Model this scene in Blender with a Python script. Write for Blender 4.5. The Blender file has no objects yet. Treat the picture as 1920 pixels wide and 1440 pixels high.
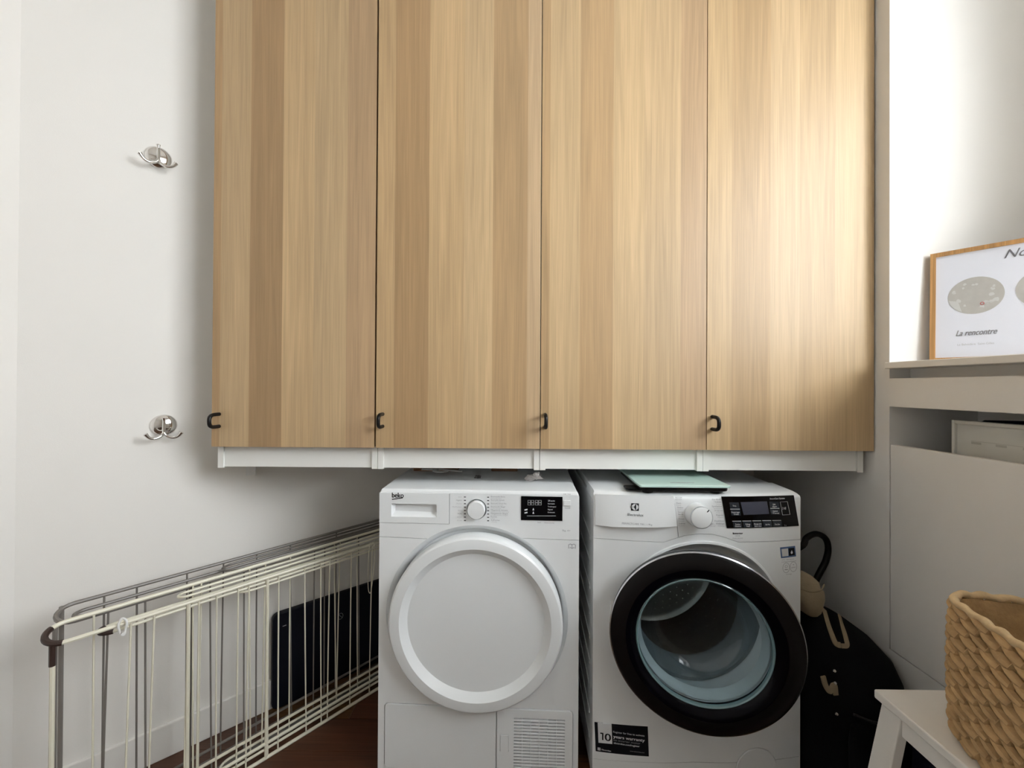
import bpy, bmesh, math, random
import numpy as np
from mathutils import Vector, Matrix
random.seed(7)

# ------------------------------------------------------------------ camera
scn = bpy.context.scene
COL = scn.collection
PI = math.pi
F = 750.0                     # focal length in pixels of the 1920 x 1440 frame
H = 1.165                     # eye height
YAW, PITCH, ROLL = 0.00813, 0.00516, -0.00562
def cam_axes(yaw, pitch, roll):
    fw = np.array([-math.sin(yaw) * math.cos(pitch), math.cos(yaw) * math.cos(pitch), math.sin(pitch)])
    r = np.array([math.cos(yaw), math.sin(yaw), 0.0])
    d = np.cross(fw, r)
    c, s = math.cos(roll), math.sin(roll)
    return c * r + s * d, -s * r + c * d, fw
RIGHT, DOWN, FWD = cam_axes(YAW, PITCH, ROLL)
EYE = np.array([0.0, 0.0, H])
cam = bpy.data.cameras.new('camera')
cam.sensor_width = 36.0
cam.lens = 36.0 * F / 1920.0
cam.clip_start = 0.02
cam_o = bpy.data.objects.new('camera', cam)
M = Matrix.Identity(4)
for i in range(3):
    M[i][0] = RIGHT[i]; M[i][1] = -DOWN[i]; M[i][2] = -FWD[i]; M[i][3] = EYE[i]
cam_o.matrix_world = M
COL.objects.link(cam_o)
scn.camera = cam_o

# ------------------------------------------------------------------ world, daylight, exposure
world = bpy.data.worlds.new('world'); scn.world = world
world.use_nodes = True
world.node_tree.nodes['Background'].inputs[0].default_value = (0.92, 0.96, 1.0, 1)
world.node_tree.nodes['Background'].inputs[1].default_value = 7.0

def area(name, loc, rot, sx, sy, power, col):
    l = bpy.data.lights.new(name, 'AREA'); l.shape = 'RECTANGLE'
    l.size = sx; l.size_y = sy; l.energy = power; l.color = col
    o = bpy.data.objects.new(name, l); COL.objects.link(o)
    o.location = loc; o.rotation_euler = rot
    return o
# the one light source the photograph shows the effect of: daylight through the side window in the right-hand wall recess, out of the frame
def aim(o, target):
    o.rotation_euler = (Vector(target) - o.location).to_track_quat('-Z', 'Y').to_euler()
aim(area('daylight_side_window_offscreen', (2.40, -0.20, 2.20), (0, 0, 0), 1.7, 1.5, 40, (0.97, 0.975, 1.0)), (0.60, 0.55, 1.50))

vs = scn.view_settings
vs.view_transform = 'Standard'; vs.look = 'None'; vs.gamma = 1.0; vs.use_curve_mapping = False
vs.exposure = 0.6

# ------------------------------------------------------------------ pixel helpers (photo pixel -> ray)
def ray(px, py):
    return (px - 960) / F * RIGHT + (py - 720) / F * DOWN + FWD
def on_z(px, py, z):
    d = ray(px, py); return EYE + d * (z - H) / d[2]
def on_x(px, py, x):
    d = ray(px, py); return EYE + d * x / d[0]
def on_y(px, py, y):
    d = ray(px, py); return EYE + d * y / d[1]
def on_plane(px, py, p0, n):
    d = ray(px, py); n = np.array(n, float)
    return EYE + d * (np.dot(np.array(p0, float) - EYE, n) / np.dot(d, n))

# ------------------------------------------------------------------ materials
def srgb(r, g, b):
    f = lambda c: c / 12.92 if c <= 0.04045 else ((c + 0.055) / 1.055) ** 2.4
    return (f(r / 255), f(g / 255), f(b / 255), 1)
MATS = {}
def mat(name, col, rough=0.5, metal=0.0, spec=0.5, noise=0.0, nscale=40.0, bump=0.0, bscale=200.0, coat=0.0):
    m = bpy.data.materials.new(name); m.use_nodes = True
    nt = m.node_tree; b = nt.nodes['Principled BSDF']
    b.inputs['Base Color'].default_value = col
    b.inputs['Roughness'].default_value = rough
    b.inputs['Metallic'].default_value = metal
    b.inputs['Specular IOR Level'].default_value = spec
    b.inputs['Coat Weight'].default_value = coat
    tc = nt.nodes.new('ShaderNodeTexCoord')
    if noise > 0:
        n = nt.nodes.new('ShaderNodeTexNoise'); n.inputs['Scale'].default_value = nscale; n.inputs['Detail'].default_value = 4
        nt.links.new(tc.outputs['Object'], n.inputs['Vector'])
        mr = nt.nodes.new('ShaderNodeMapRange'); mr.inputs['To Min'].default_value = 1 - noise; mr.inputs['To Max'].default_value = 1 + noise
        nt.links.new(n.outputs['Fac'], mr.inputs['Value'])
        mx = nt.nodes.new('ShaderNodeVectorMath'); mx.operation = 'SCALE'
        mx.inputs[0].default_value = col[:3]
        nt.links.new(mr.outputs[0], mx.inputs['Scale'])
        nt.links.new(mx.outputs[0], b.inputs['Base Color'])
    if bump > 0:
        n2 = nt.nodes.new('ShaderNodeTexNoise'); n2.inputs['Scale'].default_value = bscale; n2.inputs['Detail'].default_value = 5
        nt.links.new(tc.outputs['Object'], n2.inputs['Vector'])
        bp = nt.nodes.new('ShaderNodeBump'); bp.inputs['Strength'].default_value = bump; bp.inputs['Distance'].default_value = 0.002
        nt.links.new(n2.outputs['Fac'], bp.inputs['Height'])
        nt.links.new(bp.outputs[0], b.inputs['Normal'])
    MATS[name] = m
    return m

def wood(name, grain_axis='Z', base=None, contrast=0.18, rough=0.42, objcol=True, spec=0.5, fine=1.0):
    m = bpy.data.materials.new(name); m.use_nodes = True
    nt = m.node_tree; b = nt.nodes['Principled BSDF']
    tc = nt.nodes.new('ShaderNodeTexCoord'); oi = nt.nodes.new('ShaderNodeObjectInfo')
    ad = nt.nodes.new('ShaderNodeVectorMath'); ad.operation = 'MULTIPLY_ADD'
    nt.links.new(oi.outputs['Random'], ad.inputs[0]); ad.inputs[1].default_value = (7.3, 3.1, 5.7)
    nt.links.new(tc.outputs['Object'], ad.inputs[2])
    def stretched(sx, sl, detail, dist):
        mp = nt.nodes.new('ShaderNodeMapping')
        s = [sx, sx, sx]; s['XYZ'.index(grain_axis)] = sl
        mp.inputs['Scale'].default_value = s
        nt.links.new(ad.outputs[0], mp.inputs['Vector'])
        n = nt.nodes.new('ShaderNodeTexNoise'); n.inputs['Scale'].default_value = 1.0
        n.inputs['Detail'].default_value = detail; n.inputs['Distortion'].default_value = dist
        nt.links.new(mp.outputs[0], n.inputs['Vector'])
        return n
    n1 = stretched(420 * fine, 5, 3, 0.2)      # pores
    n2 = stretched(32 * fine, 1.0, 3, 2.2)      # bands
    n3 = stretched(9, 0.9, 2, 0.0)       # broad tone
    def rng(n, lo, hi, a=0.3, c=0.7):
        r = nt.nodes.new('ShaderNodeMapRange'); r.inputs['From Min'].default_value = a; r.inputs['From Max'].default_value = c
        r.inputs['To Min'].default_value = lo; r.inputs['To Max'].default_value = hi
        nt.links.new(n.outputs['Fac'], r.inputs['Value']); return r
    r1 = rng(n1, 1 - contrast * 0.55, 1 + contrast * 0.35); r2 = rng(n2, 1 - contrast * 0.55, 1 + contrast * 0.4); r3 = rng(n3, 1 - contrast * 0.35, 1 + contrast * 0.35)
    a = nt.nodes.new('ShaderNodeMath'); a.operation = 'MULTIPLY'; nt.links.new(r1.outputs[0], a.inputs[0]); nt.links.new(r2.outputs[0], a.inputs[1])
    c = nt.nodes.new('ShaderNodeMath'); c.operation = 'MULTIPLY'; nt.links.new(a.outputs[0], c.inputs[0]); nt.links.new(r3.outputs[0], c.inputs[1])
    sc = nt.nodes.new('ShaderNodeVectorMath'); sc.operation = 'SCALE'
    if objcol: nt.links.new(oi.outputs['Color'], sc.inputs[0])
    else: sc.inputs[0].default_value = base[:3]
    nt.links.new(c.outputs[0], sc.inputs['Scale'])
    nt.links.new(sc.outputs[0], b.inputs['Base Color'])
    b.inputs['Roughness'].default_value = rough; b.inputs['Specular IOR Level'].default_value = spec
    bp = nt.nodes.new('ShaderNodeBump'); bp.inputs['Strength'].default_value = 0.12; bp.inputs['Distance'].default_value = 0.001
    nt.links.new(n1.outputs['Fac'], bp.inputs['Height']); nt.links.new(bp.outputs[0], b.inputs['Normal'])
    return m

def glass(name, tint, gloss=0.1, rough=0.02, k=1.0):
    m = bpy.data.materials.new(name); m.use_nodes = True
    nt = m.node_tree; nt.nodes.clear()
    out = nt.nodes.new('ShaderNodeOutputMaterial')
    tr = nt.nodes.new('ShaderNodeBsdfTransparent'); tr.inputs[0].default_value = tint
    gl = nt.nodes.new('ShaderNodeBsdfGlossy'); gl.inputs['Roughness'].default_value = rough
    lw = nt.nodes.new('ShaderNodeFresnel')
    ge = nt.nodes.new('ShaderNodeNewGeometry'); io = nt.nodes.new('ShaderNodeMapRange')      # same reflectance from both faces of the pane
    io.inputs['To Min'].default_value = 1.5; io.inputs['To Max'].default_value = 1 / 1.5
    nt.links.new(ge.outputs['Backfacing'], io.inputs['Value']); nt.links.new(io.outputs[0], lw.inputs['IOR'])
    mr = nt.nodes.new('ShaderNodeMath'); mr.operation = 'MULTIPLY_ADD'; mr.inputs[1].default_value = k; mr.inputs[2].default_value = gloss
    mr.use_clamp = True
    nt.links.new(lw.outputs[0], mr.inputs[0])
    mx = nt.nodes.new('ShaderNodeMixShader')
    nt.links.new(mr.outputs[0], mx.inputs[0]); nt.links.new(tr.outputs[0], mx.inputs[1]); nt.links.new(gl.outputs[0], mx.inputs[2])
    nt.links.new(mx.outputs[0], out.inputs[0])
    return m

m_wall = mat('wall_paint', (0.80, 0.775, 0.735, 1), 0.85, spec=0.2, noise=0.015, nscale=3, bump=0.08, bscale=350)
m_ceil = mat('ceiling_paint', (0.80, 0.77, 0.73, 1), 0.9, spec=0.2, noise=0.01)
m_panel = mat('panel_paint', (0.80, 0.775, 0.735, 1), 0.55, spec=0.4, noise=0.01)
m_oak = wood('oak_laminate', contrast=0.20)
m_oakframe = wood('oak_frame', base=srgb(196, 148, 92), objcol=False, contrast=0.5, rough=0.5, fine=1.4)
m_floor = wood('dark_parquet', 'X', contrast=0.5, rough=0.3, fine=0.6)
m_white = mat('appliance_white', (0.82, 0.835, 0.84, 1), 0.28, spec=0.5, noise=0.006, nscale=5)
m_white2 = mat('appliance_white_plastic', (0.81, 0.828, 0.835, 1), 0.33, spec=0.5, noise=0.006, nscale=5)
m_plinth = mat('white_foil', (0.83, 0.825, 0.79, 1), 0.5, spec=0.4, noise=0.008)
m_black = mat('black_metal', (0.006, 0.005, 0.005, 1), 0.4, spec=0.3, noise=0.1)
m_gloss = mat('black_glass', (0.003, 0.003, 0.004, 1), 0.08, spec=0.3, noise=0.1)
m_graph = mat('graphite_plastic', (0.006, 0.005, 0.005, 1), 0.32, spec=0.17, noise=0.1)
m_ringblk = mat('black_gloss_plastic', (0.0012, 0.0012, 0.003, 1), 0.2, spec=0.14, noise=0.1)
m_chrome = mat('chrome', (0.78, 0.76, 0.74, 1), 0.08, metal=1.0, noise=0.02)
m_steel = mat('drum_steel', (0.42, 0.40, 0.38, 1), 0.3, metal=1.0, noise=0.1)
m_silver = mat('silver_trim', (0.6, 0.62, 0.66, 1), 0.2, metal=1.0, noise=0.02)
m_rubber = mat('grey_rubber', (0.24, 0.255, 0.265, 1), 0.45, noise=0.08)
m_dark = mat('dark_hole', (0.01, 0.01, 0.01, 1), 0.8, noise=0.05)
m_ink = mat('dark_ink', (0.010, 0.010, 0.013, 1), 0.6, spec=0.12, noise=0.05)
m_inkg = mat('grey_ink', (0.33, 0.33, 0.35, 1), 0.6, noise=0.05)
m_inkl = mat('pale_ink', (0.52, 0.52, 0.54, 1), 0.6, noise=0.05)
m_paper = mat('paper_white', (0.80, 0.82, 0.90, 1), 0.4, spec=0.5, noise=0.01)
m_btn = mat('key_grey', (0.030, 0.036, 0.046, 1), 0.2, noise=0.05)
m_lcd = mat('lcd_blue_grey', (0.075, 0.08, 0.11, 1), 0.12, noise=0.05)
m_lit = mat('print_white', (0.75, 0.76, 0.78, 1), 0.5, noise=0.03)
m_litg = mat('print_grey_on_black', (0.30, 0.30, 0.31, 1), 0.5, noise=0.03)
m_blue = mat('sticker_blue', (0.06, 0.12, 0.26, 1), 0.3, noise=0.1)
m_bglass = glass('door_bowl_glass', (0.66, 0.77, 0.82, 1), 0.02, k=0.7)
m_wglass = glass('window_pane_glass', (0.97, 0.98, 0.98, 1), 0.0)
m_glassrim = mat('glass_rim', (0.16, 0.26, 0.28, 1), 0.1, spec=0.8, noise=0.05)
m_mint = mat('mint_glass', srgb(203, 231, 222), 0.08, spec=0.6, noise=0.02)
m_cream = mat('cream_coated_wire', srgb(222, 217, 198), 0.4, noise=0.06, nscale=30)
m_grey = mat('grey_coated_wire', srgb(118, 112, 106), 0.4, noise=0.06, nscale=30)
m_brown = mat('dark_brown_plastic', srgb(52, 36, 30), 0.45, noise=0.1)
m_board = mat('navy_black_board', (0.004, 0.005, 0.011, 1), 0.5, spec=0.2, noise=0.1)
m_navy = mat('navy_fabric', (0.006, 0.007, 0.014, 1), 0.9, spec=0.1, noise=0.2, bump=0.4, bscale=400)
m_bag = mat('black_nylon', (0.0035, 0.0035, 0.004, 1), 0.8, spec=0.12, noise=0.2, bump=0.5, bscale=300)
m_beige = mat('beige_canvas', srgb(150, 134, 108), 0.85, noise=0.15, bump=0.6, bscale=120)
m_beiged = mat('beige_strap', srgb(128, 112, 88), 0.85, noise=0.15, bump=0.6, bscale=120)
m_snap = mat('metal_snap', (0.7, 0.68, 0.62, 1), 0.25, metal=1.0, noise=0.05)
m_stool = mat('white_lacquer_wood', (0.88, 0.85, 0.80, 1), 0.45, noise=0.015)
m_straw = mat('water_hyacinth', srgb(190, 156, 110), 0.7, noise=0.42, nscale=34, bump=0.8, bscale=160)
m_strawl = mat('basket_rim_cord', srgb(208, 180, 138), 0.7, noise=0.2, nscale=60, bump=0.6, bscale=200)
m_map = mat('map_print_taupe', (0.50, 0.485, 0.455, 1), 0.5, noise=0.12, nscale=55)
m_mapl = mat('map_print_pale', (0.62, 0.62, 0.60, 1), 0.5, noise=0.03)
m_red = mat('map_pin_red', (0.5, 0.10, 0.09, 1), 0.5, noise=0.03)
m_wframe = mat('cream_frame', (0.74, 0.72, 0.66, 1), 0.45, noise=0.02)
m_art = mat('pale_print', (0.70, 0.69, 0.64, 1), 0.5, noise=0.03, nscale=6)
m_artd = mat('pale_print_marks', (0.52, 0.51, 0.46, 1), 0.5, noise=0.05, nscale=20)
m_tissue = mat('tissue_paper', (0.72, 0.68, 0.66, 1), 0.9, noise=0.05)
m_lint = mat('grey_lint', (0.10, 0.095, 0.09, 1), 0.9, noise=0.3, nscale=200)
m_cardb = mat('cardboard', srgb(150, 112, 84), 0.85, noise=0.1, nscale=60)
m_plast = mat('white_plastic', (0.75, 0.74, 0.72, 1), 0.4, noise=0.02)

# ------------------------------------------------------------------ mesh helpers
class MB:
    def __init__(s): s.v = []; s.f = []
    def add(s, v, f, mtx=None):
        o = len(s.v)
        if mtx is not None: v = [tuple(mtx @ Vector(p)) for p in v]
        s.v += [tuple(map(float, p)) for p in v]; s.f += [tuple(i + o for i in q) for q in f]
        return s
    def box(s, x0, x1, y0, y1, z0, z1, mtx=None):
        v = [(x0, y0, z0), (x1, y0, z0), (x1, y1, z0), (x0, y1, z0), (x0, y0, z1), (x1, y0, z1), (x1, y1, z1), (x0, y1, z1)]
        return s.add(v, [(0, 3, 2, 1), (4, 5, 6, 7), (0, 1, 5, 4), (1, 2, 6, 5), (2, 3, 7, 6), (3, 0, 4, 7)], mtx)
    def hexa(s, lo, hi):          # two quads (each 4 points, same order)
        return s.add(list(lo) + list(hi), [(0, 3, 2, 1), (4, 5, 6, 7), (0, 1, 5, 4), (1, 2, 6, 5), (2, 3, 7, 6), (3, 0, 4, 7)])
    def prism(s, poly, z0, z1, mtx=None):   # xy polygon, extruded in z
        n = len(poly)
        v = [(p[0], p[1], z0) for p in poly] + [(p[0], p[1], z1) for p in poly]
        f = [tuple(range(n - 1, -1, -1)), tuple(range(n, 2 * n))] + [(i, (i + 1) % n, n + (i + 1) % n, n + i) for i in range(n)]
        return s.add(v, f, mtx)
    def tube(s, pts, r, n=8, closed=False, caps=True):
        P = [Vector(p) for p in pts]; m = len(P)
        R = r if isinstance(r, (list, tuple)) else [r] * m
        T = []
        for i in range(m):
            a = P[(i - 1) % m] if closed or i > 0 else P[i]; b = P[(i + 1) % m] if closed or i < m - 1 else P[i]
            T.append((b - a).normalized())
        ref = Vector((0, 0, 1)) if abs(T[0].z) < 0.9 else Vector((1, 0, 0))
        u = (ref - T[0] * ref.dot(T[0])).normalized()
        v, f = [], []
        for i in range(m):
            u = (u - T[i] * u.dot(T[i])).normalized(); w = T[i].cross(u)
            for k in range(n):
                a = 2 * PI * k / n
                v.append(P[i] + (u * math.cos(a) + w * math.sin(a)) * R[i])
        for i in range(m if closed else m - 1):
            j = (i + 1) % m
            for k in range(n):
                l = (k + 1) % n
                f.append((i * n + k, i * n + l, j * n + l, j * n + k))
        if not closed and caps:
            f.append(tuple(range(n - 1, -1, -1))); f.append(tuple((m - 1) * n + k for k in range(n)))
        return s.add(v, f)
    def lathe(s, prof, n=64, mtx=None, cap0=False, cap1=False):   # profile (r, y) turned about the y axis
        v, f = [], []
        for r, y in prof:
            for k in range(n):
                a = 2 * PI * k / n
                v.append((r * math.cos(a), y, r * math.sin(a)))
        for i in range(len(prof) - 1):
            for k in range(n):
                l = (k + 1) % n
                f.append((i * n + k, (i + 1) * n + k, (i + 1) * n + l, i * n + l))
        if cap0: f.append(tuple(range(n)))
        if cap1: f.append(tuple((len(prof) - 1) * n + k for k in range(n - 1, -1, -1)))
        return s.add(v, f, mtx)
    def build(s, name, material, parent=None, smooth=False, bevel=0.0, seg=2, normals=True, sharp=0.7):
        me = bpy.data.meshes.new(name)
        me.from_pydata(s.v, [], s.f)
        bm = bmesh.new(); bm.from_mesh(me)
        if normals: bmesh.ops.recalc_face_normals(bm, faces=bm.faces)
        if smooth:
            for q in bm.faces: q.smooth = True
            for e in bm.edges:
                if len(e.link_faces) == 2 and e.calc_face_angle(0) > sharp: e.smooth = False
        bm.to_mesh(me); bm.free()
        me.materials.append(material)
        o = bpy.data.objects.new(name, me); COL.objects.link(o)
        if parent is not None: o.parent = parent
        if bevel > 0:
            b = o.modifiers.new('bevel', 'BEVEL'); b.width = bevel; b.segments = seg; b.limit_method = 'ANGLE'; b.angle_limit = 0.6
            if smooth is False:
                b.harden_normals = False
        return o
def thing(name, label, cat, loc=(0, 0, 0), rz=0, group=None):
    o = bpy.data.objects.new(name, None); COL.objects.link(o)
    o.location = loc; o.rotation_euler = (0, 0, rz); o.empty_display_size = 0.05
    return tag(o, label, cat, group)
def tag(o, label, cat, group=None):
    o['label'] = label; o['category'] = cat
    if group: o['group'] = group
    return o
def struct(name, mb, material, label=None, bevel=0.0):
    o = mb.build(name, material, bevel=bevel); o['kind'] = 'structure'
    if label: o['label'] = label
    return o
def label(o, text): o['label'] = text; return o
def arc(cx, cy, r, a0, a1, n):
    return [(cx + r * math.cos(a0 + (a1 - a0) * i / n), cy + r * math.sin(a0 + (a1 - a0) * i / n)) for i in range(n + 1)]
def rrect(x0, x1, y0, y1, r, n=6):
    return arc(x1 - r, y1 - r, r, 0, PI / 2, n) + arc(x0 + r, y1 - r, r, PI / 2, PI, n) + arc(x0 + r, y0 + r, r, PI, 1.5 * PI, n) + arc(x1 - r, y0 + r, r, 1.5 * PI, 2 * PI, n)
def catmull(pts, k=8, closed=False):
    P = [np.array(p, float) for p in pts]; n = len(P); out = []
    for i in range(n if closed else n - 1):
        p0 = P[(i - 1) % n] if closed or i > 0 else 2 * P[0] - P[1]
        p1 = P[i]; p2 = P[(i + 1) % n]
        p3 = P[(i + 2) % n] if closed or i + 2 < n else 2 * P[-1] - P[-2]
        for j in range(k):
            t = j / k
            out.append(0.5 * ((2 * p1) + (-p0 + p2) * t + (2 * p0 - 5 * p1 + 4 * p2 - p3) * t * t + (-p0 + 3 * p1 - 3 * p2 + p3) * t ** 3))
    if not closed: out.append(P[-1])
    return [tuple(p) for p in out]

# lettering: a flat glyph mesh in the xz plane, facing -y
_txt = {}
def glyphs(s):
    if s in _txt: return _txt[s]
    cu = bpy.data.curves.new('t', 'FONT'); cu.body = s; cu.size = 1.0; cu.resolution_u = 3
    o = bpy.data.objects.new('t', cu); COL.objects.link(o)
    dg = bpy.context.evaluated_depsgraph_get()
    me = bpy.data.meshes.new_from_object(o.evaluated_get(dg))
    v = [(p.co.x, p.co.y) for p in me.vertices]; f = [tuple(p.vertices) for p in me.polygons]
    bpy.data.objects.remove(o); bpy.data.curves.remove(cu); bpy.data.meshes.remove(me)
    _txt[s] = (v, f); return _txt[s]
def write(mb, s, x, z, width=None, size=None, align='L', surf=None, shear=0.0, slope=0.0, off=0.0008, bold=0.0):
    v, f = glyphs(s)
    if not v: return
    x0 = min(p[0] for p in v); x1 = max(p[0] for p in v)
    k = width / (x1 - x0) if width else size
    kz = size if size else k
    w = (x1 - x0) * k
    ox = {'L': x, 'R': x - w, 'C': x - w / 2}[align]
    for dx in ((0.0,) if bold == 0 else (-bold, 0.0, bold)):
        out = []
        for p in v:
            lx = ox + (p[0] - x0) * k + shear * p[1] * kz + dx; lz = z + p[1] * kz + slope * (lx - ox)
            ly = (surf(lx) if surf else 0.0) - off
            out.append((lx, ly, lz))
        mb.add(out, f)
def decal(mb, poly, surf=None, off=0.0006):       # flat polygon in xz facing -y
    mb.add([(p[0], (surf(p[0]) if surf else 0.0) - off, p[1]) for p in poly], [tuple(range(len(poly)))])
def strip(mb, pts, w, surf=None, off=0.0004, closed=False):   # flat line of width w in the xz plane
    n = len(pts); v = []; f = []
    for i in range(n):
        a = pts[(i - 1) % n] if closed or i > 0 else pts[i]; b = pts[(i + 1) % n] if closed or i < n - 1 else pts[i]
        dx, dz = b[0] - a[0], b[1] - a[1]; L = math.hypot(dx, dz) or 1
        nx, nz = -dz / L * w / 2, dx / L * w / 2
        for sgn in (1, -1):
            X = pts[i][0] + nx * sgn; Z = pts[i][1] + nz * sgn
            v.append((X, (surf(X) if surf else 0.0) - off, Z))
    for i in range(n if closed else n - 1):
        j = (i + 1) % n
        f.append((2 * i, 2 * i + 1, 2 * j + 1, 2 * j))
    mb.add(v, f)
def dens(pts, k=6):
    out = []
    for i in range(len(pts) - 1):
        for j in range(k):
            t = j / k; out.append((pts[i][0] * (1 - t) + pts[i + 1][0] * t, pts[i][1] * (1 - t) + pts[i + 1][1] * t))
    return out + [pts[-1]]
# a panel in the xz plane with a round hole
def holed(mb, x0, x1, z0, z1, cx, cz, R, n=96, rings=5, surf=None, thick=0.0):
    ang = [2 * PI * k / n for k in range(n)] + [math.atan2(z - cz, x - cx) % (2 * PI) for x in (x0, x1) for z in (z0, z1)]
    ang = sorted(set(round(a, 6) for a in ang))
    def edge(a):
        c, s = math.cos(a), math.sin(a); t = 1e9
        if c > 1e-9: t = min(t, (x1 - cx) / c)
        if c < -1e-9: t = min(t, (x0 - cx) / c)
        if s > 1e-9: t = min(t, (z1 - cz) / s)
        if s < -1e-9: t = min(t, (z0 - cz) / s)
        return t
    v, f = [], []; m = len(ang)
    for i in range(rings + 1):
        for a in ang:
            t = R + (edge(a) - R) * i / rings
            X, Z = cx + t * math.cos(a), cz + t * math.sin(a)
            v.append((X, surf(X) if surf else 0.0, Z))
    for i in range(rings):
        for k in range(m):
            l = (k + 1) % m
            f.append((i * m + k, i * m + l, (i + 1) * m + l, (i + 1) * m + k))
    return mb.add(v, f)

def thicken(mb, t):                    # give a sheet in the xz plane a thickness t towards +y
    n = len(mb.v); cnt = {}
    for q in mb.f:
        for a, b in zip(q, q[1:] + q[:1]): k = (min(a, b), max(a, b)); cnt[k] = cnt.get(k, 0) + 1
    f0 = list(mb.f)
    mb.v += [(p[0], p[1] + t, p[2]) for p in mb.v]
    mb.f += [tuple(i + n for i in reversed(q)) for q in f0] + [(a, b, b + n, a + n) for (a, b), c in cnt.items() if c == 1]
    return mb
def groove(pts, w, surf=None, depth=0.005, closed=False, front=0.006):      # solid that cuts a groove along a line
    m = MB(); strip(m, pts, w, surf, front, closed); return thicken(m, front + depth)
def carve(o, cutters, sharp=0.5):        # cut grooves and pockets into a part, keeping the result as its mesh
    tmp = []
    for c in cutters:
        q = c.build('cutter', m_dark, o.parent); tmp.append(q)
        b = o.modifiers.new('cut', 'BOOLEAN'); b.operation = 'DIFFERENCE'; b.solver = 'EXACT'; b.use_self = True; b.object = q
    me = bpy.data.meshes.new_from_object(o.evaluated_get(bpy.context.evaluated_depsgraph_get()))
    o.modifiers.clear(); bm = bmesh.new(); bm.from_mesh(me)
    for e in bm.edges:
        if len(e.link_faces) == 2 and e.calc_face_angle(0) > sharp: e.smooth = False
    bm.to_mesh(me); bm.free()
    me.materials.clear(); me.materials.append(o.data.materials[0]); me.polygons.foreach_set('material_index', [0] * len(me.polygons))
    o.data = me
    for q in tmp:
        m = q.data; bpy.data.objects.remove(q); bpy.data.meshes.remove(m)

# ================================================================== THE SETTING
XR = 1.082                     # right wall
YB = 1.82                      # back wall
CEIL = 3.10
WA = np.array([-1.1178, 1.2260]); WU = np.array([0.7418, 0.6706]); WN = np.array([0.6706, -0.7418])   # slanted left wall: point, direction, normal to the room
def wall_x(y): return WA[0] + (y - WA[1]) * WU[0] / WU[1]
CL = (-1.317, 1.0460)          # where the slanted wall turns towards the camera
CL = (wall_x(1.046), 1.046)
CB = (wall_x(YB), YB)
TURN = (-1.62, 0.10)
REAR = -2.1
def wall_prism(p, q, t, z0=0.0, z1=CEIL):
    d = Vector((q[0] - p[0], q[1] - p[1])).normalized(); n = Vector((-d.y, d.x)) * t
    return MB().prism([p, q, (q[0] + n.x, q[1] + n.y), (p[0] + n.x, p[1] + n.y)], z0, z1)
struct('wall_left', wall_prism(CL, CB, 0.12), m_wall)
struct('wall_left_return', wall_prism(TURN, CL, 0.12), m_wall)
struct('wall_left_near', wall_prism((TURN[0], REAR), TURN, 0.12), m_wall)
struct('wall_back', MB().box(CB[0] - 0.1, XR + 0.54, YB, YB + 0.12, 0, CEIL), m_wall)
struct('ceiling', MB().box(-1.75, 1.65, REAR - 0.1, YB + 0.1, CEIL, CEIL + 0.1), m_ceil)
struct('wall_rear', MB().box(-1.75, 1.65, REAR - 0.12, REAR, 0, CEIL), m_wall)
# right wall: pier behind the jamb, apron, beam, recess back, lintel
SILL = 1.239; XO = 1.492; JY = 1.1655
r = MB()
r.box(XR, 1.62, JY, YB, 0, CEIL)                       # pier, its end face is the bright jamb
r.box(XR, 1.62, REAR, JY, 0, 0.414)                    # below the storage opening
r.box(XR, 1.62, REAR, JY, 1.112, SILL - 0.046); r.box(XR + 0.060, 1.62, REAR, JY, SILL - 0.046, SILL - 0.018)         # beam between the slot and the sill
r.box(1.335, 1.62, REAR, JY, 0.414, 1.112)             # back of the storage slot
r.box(XR, 1.335, REAR, 0.10, 0.414, 1.112)             # solid part nearer the camera
r.box(XR, 1.62, REAR, JY, 2.66, CEIL)                  # lintel
r.box(XR, 1.62, REAR, -0.95, SILL - 0.018, 2.66)       # near end of the recess
WY0, WY1, WZ0, WZ1 = -0.80, 0.74, 1.33, 2.58
r.box(XO, 1.57, WY1, JY, SILL - 0.018, 2.66); r.box(XO, 1.57, -0.95, WY0, SILL - 0.018, 2.66)
r.box(XO, 1.57, WY0, WY1, SILL - 0.018, WZ0); r.box(XO, 1.57, WY0, WY1, WZ1, 2.66)
struct('wall_right', r, m_wall)
s = MB().box(XR - 0.016, XO - 0.002, -0.948, JY - 0.001, SILL - 0.018, SILL)
o = struct('trim_sill', s, m_panel, 'white window sill board of the wall recess', bevel=0.002)
# side window (out of the frame, lights the room)
def window(name, plane, a0, a1, z0, z1, t0, t1, lab):
    e = bpy.data.objects.new(name, None); COL.objects.link(e); e['kind'] = 'structure'; e['label'] = lab
    b = (lambda m, u0, u1, w0, w1, d0, d1: m.box(d0, d1, u0, u1, w0, w1)) if plane == 'x' else (lambda m, u0, u1, w0, w1, d0, d1: m.box(u0, u1, d0, d1, w0, w1))
    fr = MB(); w = 0.05
    b(fr, a0, a0 + w, z0, z1, t0, t1); b(fr, a1 - w, a1, z0, z1, t0, t1); b(fr, a0 + w, a1 - w, z0, z0 + w, t0, t1); b(fr, a0 + w, a1 - w, z1 - w, z1, t0, t1)
    fr.build('window_frame', m_panel, e)
    mid = (a0 + a1) / 2
    mm = MB(); b(mm, mid - 0.03, mid + 0.03, z0 + w, z1 - w, t0, t1); mm.build('mullion', m_panel, e)
    for u0, u1 in ((a0 + w, mid - 0.03), (mid + 0.03, a1 - w)):
        p = MB(); tm = (t0 + t1) / 2; b(p, u0, u1, z0 + w, z1 - w, tm - 0.001, tm + 0.001); p.build('pane', m_wglass, e)
window('window_1', 'x', WY0, WY1, WZ0, WZ1, 1.52, 1.56, 'white framed side window in the wall recess')
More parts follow.
